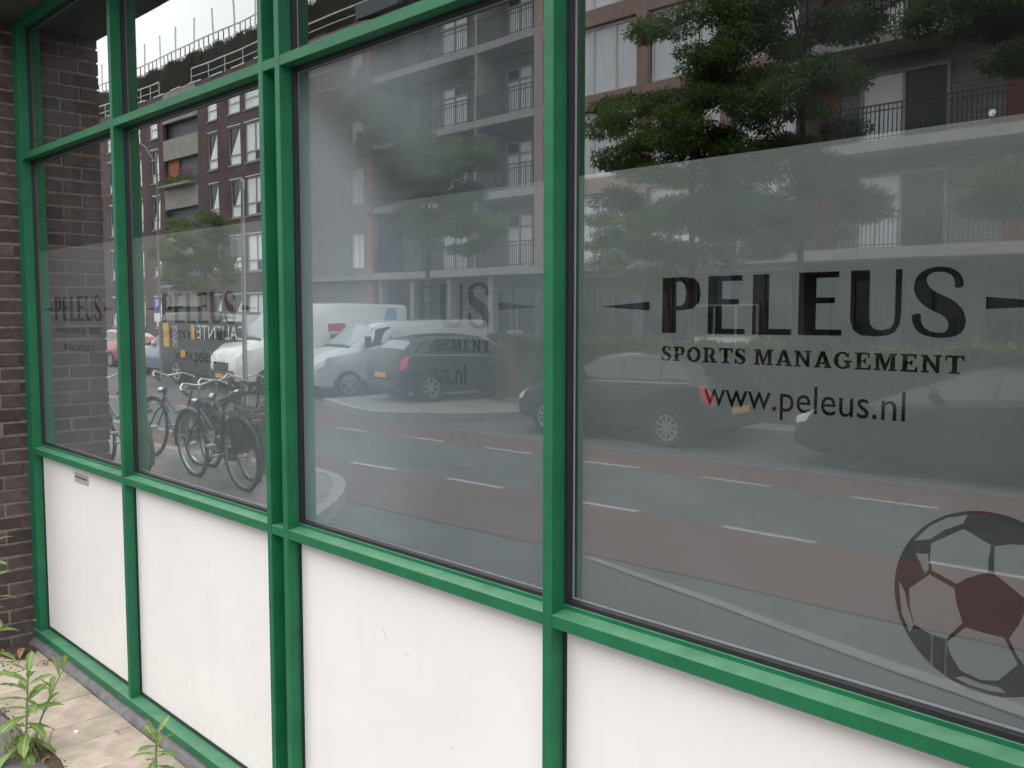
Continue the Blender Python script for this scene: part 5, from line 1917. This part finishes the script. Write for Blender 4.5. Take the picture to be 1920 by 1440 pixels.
# lettering sits on a flat board on the flank; van local x runs the other way (half turn)
MB().box(-2.35, 2.35, -.985, -.968, .95, 1.66).build('side_board', M['car_black'], t_)
side_text(t_, 'CALIENTE', -2.30, .22, 1.22, 1.56, -.9875, M['lettering'])
MB().box(.34, .58, -.9875, -.986, 1.20, 1.56).build('yellow_square', M['yellow'], t_)
MB().box(1.80, 2.12, -.9875, -.986, .97, 1.60).build('yellow_square', M['yellow'], t_)
side_text(t_, 'CALIENTE', 1.36, 1.60, .97, 1.53, -.9875, M['lettering'], True)
MB().box(.95, 1.20, -.985, -.965, .72, .90).build('orange_square', M['plate'], t_)
make_car(HATCH, 'blue grey car behind the black van mirrored at the left of the second window', (-24.2, -11.75, -.15), 0.0, M['car_blue'], 'hatch', 9)
make_car(SEDAN, 'red car mirrored in the gap at the edge of the brick pier', (-31.4, -12.6, -.15), 0.0, M['car_red'], 'sedan', 5)


# ------------------------------------------------------------------ street furniture
def pole(label, x, y, h, r, z0=0.0, name='lamp_post', cat='lamp post'):
    t = thing(name, label, cat, (x, y, z0))
    MB().tube([(0, 0, 0), (0, 0, h * .3), (0, 0, h)], [r * 1.15, r, r * .72], 12).build('pole', M['steel'] if cat == 'post' else M['pole_grey'], t, smooth=True)
    return t


t = pole('thin lamp post with slanting arm mirrored at the left of the second window', -20.6, -9.05, 6.75, .038)
MB().tube([(0, 0, 6.65), (.5, 0, 6.45), (.95, 0, 6.05)], [.018, .015, .012], 8).build('arm', M['pole_grey'], t)
MB().box(.85, 1.15, -.05, .05, 5.98, 6.04).build('lamp_head', M['pole_grey'], t, bevel=.02)
t = pole('thin post with a blue and white parking sign', -19.25, -8.95, 6.1, .034, name='sign_post', cat='sign')
MB().box(-.20, .20, .06, .075, 1.93, 2.33).build('blue_sign', M['signblue'], t, bevel=.003)
b = MB()
b.box(-.07, -.03, .0755, .078, 2.0, 2.26)
b.box(-.03, .07, .0755, .078, 2.21, 2.26)
b.box(-.03, .07, .0755, .078, 2.11, 2.16)
b.box(.05, .09, .0755, .078, 2.14, 2.24)
b.build('symbol', M['signwhite'], t)
MB().box(-.20, .20, .06, .075, 1.66, 1.90).build('lower_sign', M['signwhite'], t, bevel=.003)
t = pole('bright steel post with a box on it beside the bicycles', -5.20, -3.98, 3.55, .032, name='parking_post', cat='post')
MB().box(-.11, .05, .03, .12, 2.62, 2.86).build('box', M['frame_grey'], t, bevel=.01)
MB().lathe([(.0, 3.60), (.03, 3.58), (.036, 3.52), (.03, 3.46), (0, 3.46)], (0, 0, 0), 'z', 12, closed=False).build('cap', M['rail_white'], t, smooth=True)
t = thing('information_column', 'rust red column standing on the far pavement beside the small black car', 'column', (-8.75, -12.2, 0), R(20))
MB().box(-.16, .16, -.10, .10, 0, 1.45).build('shaft', M['brownred'], t, bevel=.01)
MB().box(-.17, .17, -.11, .11, 1.452, 1.53).build('head', M['slab'], t, bevel=.01)
MB().box(-.19, .19, -.13, .13, 0.0, .08).build('base', M['slab'], t, bevel=.005)


# ------------------------------------------------------------------ bicycles
def bicycle(label, loc, rz, paint, fender, rack_light=True, lean=0.0):
    """local +x is the front"""
    t = thing('bicycle', label, 'bicycle', loc, rz, 'bicycles parked on the pavement')
    t.rotation_euler = (lean, 0, rz)
    t.scale = (1.12, 1.12, 1.12)
    r = .345
    for nm, x in (('rear', -.54), ('front', .56)):
        w = bpy.data.objects.new('wheel', None)
        COL.objects.link(w)
        w.parent = t
        w.location = (x, 0, r)
        MB().lathe([(r + .0 + .018 * math.cos(a), .018 * math.sin(a)) for a in np.linspace(0, 2 * math.pi, 9)[:-1]], (0, 0, 0), 'y', 36).build('tyre', M['rubber'], w, smooth=True)
        MB().lathe([(r - .022, .012), (r - .038, .010), (r - .038, -.010), (r - .022, -.012)], (0, 0, 0), 'y', 36).build('rim', M['steel'], w, smooth=True)
        b = MB()
        for k in range(28):
            a = 2 * math.pi * k / 28
            s_ = .025 if k % 2 else -.025
            b.tube([(.02 * math.cos(a + .9), s_, .02 * math.sin(a + .9)), ((r - .03) * math.cos(a), 0, (r - .03) * math.sin(a))], .0012, 3, cap=False)
        b.tube([(0, -.05, 0), (0, .05, 0)], .022, 10)
        b.build('spokes', M['steel'], w)
        # mudguard
        b = MB()
        prof = [(-.028, 0), (-.02, .012), (0, .018), (.02, .012), (.028, 0)]
        vs, fs = [], []
        angs = np.linspace(R(-8) if nm == 'front' else R(0), R(150) if nm == 'front' else R(205), 22)
        if nm == 'rear':
            angs = np.linspace(R(25), R(215), 24)
        for a in angs:
            for (yy, dr) in prof:
                rr = r + .030 + dr
                vs.append((rr * math.cos(a), yy, rr * math.sin(a)))
        for i in range(len(angs) - 1):
            for j in range(4):
                fs.append((i * 5 + j, i * 5 + j + 1, (i + 1) * 5 + j + 1, (i + 1) * 5 + j))
        b.add(vs, fs)
        g = b.build('mudguard', fender, t, smooth=True)
        g.location = (x, 0, r)
    bb = (-.08, 0, .30)
    st_ = (-.24, 0, .72)
    hd0, hd1 = (.36, 0, .62), (.31, 0, .84)
    b = MB()
    b.tube([bb, st_], .016, 8)
    b.tube([st_, (-.27, 0, .84)], .013, 8)
    b.tube([bb, (.10, 0, .36), (.37, 0, .60)], .017, 8)
    b.tube([(-.20, 0, .62), (.05, 0, .55), (.335, 0, .74)], .015, 8)
    b.tube([hd0, hd1], .019, 8)
    for s_ in (1, -1):
        b.tube([bb, (-.54, s_ * .055, r)], .010, 6)
        b.tube([(-.23, s_ * .01, .68), (-.54, s_ * .055, r)], .009, 6)
        b.tube([hd0, (.42, s_ * .045, .55), (.56, s_ * .05, r)], .012, 6)
    b.build('frame', paint, t, smooth=True)
    b = MB()
    b.tube([hd1, (.28, 0, .96)], .013, 8)
    b.tube([(.06, -.25, .95), (.17, -.245, .99), (.27, -.17, 1.02), (.29, 0, .98), (.27, .17, 1.02), (.17, .245, .99), (.06, .25, .95)], .010, 8)
    b.build('handlebar', M['alloy'], t, smooth=True)
    for s_ in (1, -1):
        MB().tube([(-.02, s_ * .255, .935), (.10, s_ * .247, .965)], .017, 8).build('grip', M['rubber'], t)
    b = MB()
    vs, fs = [], []
    n_ = 8
    for i in range(n_ + 1):
        u = i / n_
        x = -.40 + .27 * u
        hw = .10 * (1 - u) ** .7 + .022
        zt_ = .90 + .012 * math.cos(u * 5)
        for k in range(7):
            a = math.pi * k / 6
            vs.append((x, -hw * math.cos(a), zt_ - .045 + .05 * math.sin(a)))
    for i in range(n_):
        for k in range(6):
            fs.append((i * 7 + k, i * 7 + k + 1, i * 7 + k + 8, i * 7 + k + 7))
    fs.append(tuple(range(7)))
    fs.append(tuple(n_ * 7 + k for k in range(6, -1, -1)))
    for i in range(n_):
        fs.append((i * 7, i * 7 + 7, i * 7 + 13, i * 7 + 6))
    MB().add(vs, fs).build('saddle', M['leather'], t, smooth=True)
    b = MB()
    for s_ in (.06, -.06, 0):
        b.tube([(-.26, s_, .755), (-.86, s_, .75)], .007, 6)
    for x in (-.3, -.45, -.6, -.75, -.86):
        b.tube([(x, -.065, .752), (x, .065, .752)], .006, 6)
    for s_ in (1, -1):
        b.tube([(-.80, s_ * .06, .75), (-.54, s_ * .065, r)], .006, 6)
        b.tube([(-.50, s_ * .06, .75), (-.54, s_ * .065, r)], .006, 6)
    b.build('carrier', M['bike_black'], t)
    b = MB().prism([(-.50, .30), (-.48, .37), (-.10, .385), (0, .35), (0, .26), (-.10, .22), (-.48, .31)], lambda x, z: (x, .055, z), lambda x, z: (x, .08, z))
    b.build('chain_case', M['bike_black'], t)
    b = MB()
    b.tube([(-.08, -.10, .30), (-.08, .10, .30)], .014, 8)
    b.tube([(-.08, .095, .30), (.03, .10, .17)], .009, 6)
    b.tube([(-.08, -.095, .30), (-.19, -.10, .43)], .009, 6)
    b.box(-.02, .08, .10, .19, .16, .18)
    b.box(-.24, -.14, -.19, -.10, .42, .44)
    b.build('pedals', M['steel'], t)
    MB().box(-.925, -.875, -.055, .055, .68, .73).build('tail_light', M['brownred'], t, bevel=.006)
    MB().tube([(.35, 0, .80), (.43, 0, .80)], [.03, .04], 10).build('headlight', M['chrome'], t)
    # skirt guards
    for s_ in (1, -1):
        MB().prism([(-.54 + .36 * math.cos(R(a)), r + .36 * math.sin(R(a))) for a in (60, 85, 110, 135, 160)] + [(-.60, .40), (-.44, .42)], lambda x, z: (x, s_ * .042, z), lambda x, z: (x, s_ * .046, z)).build('skirt_guard', fender, t)
    return t


bicycle('black bicycle seen by its rear wheel, nearest of the bicycles to the double mullion', (-4.12, -3.05, 0), R(181), M['bike_black'], M['bike_black'], lean=R(4))
bicycle('bicycle with blue mudguards in the middle of the parked bicycles', (-6.05, -3.40, 0), R(176), M['bike_blue'], M['bike_blue'], lean=R(-5))
bicycle('grey bicycle with upright bars at the left of the parked bicycles', (-5.98, -2.72, 0), R(183), M['bike_grey'], M['bike_grey'], lean=R(5))
bicycle('dark bicycle with grey mudguards standing nearest to the kerb', (-4.95, -3.85, 0), R(189), M['bike_black'], M['bike_grey'], lean=R(-3))
bicycle('black bicycle wedged between its neighbours behind the nearest bicycle', (-4.62, -3.45, 0), R(186), M['bike_black'], M['bike_black'], lean=R(2))
# plants between bicycles and wall
sh = thing('shrub', 'low green shrub growing beside the bicycles near the brick pier', 'shrub', (-7.6, -2.45, 0))
v, f = leaf_cloud([((0, 0, .45), (.45, .35, .40), 1), ((.5, -.1, .35), (.4, .35, .3), 1), ((-.5, .1, .55), (.4, .3, .45), 1)], 2600, .10, .45)
mesh_np('foliage', v, f, M['foliage2'], sh, kind='stuff')
MB().tube([(0, 0, -.02), (.05, 0, .3), (-.1, 0, .6)], [.02, .015, .008], 6).build('stem', M['bark'], sh)
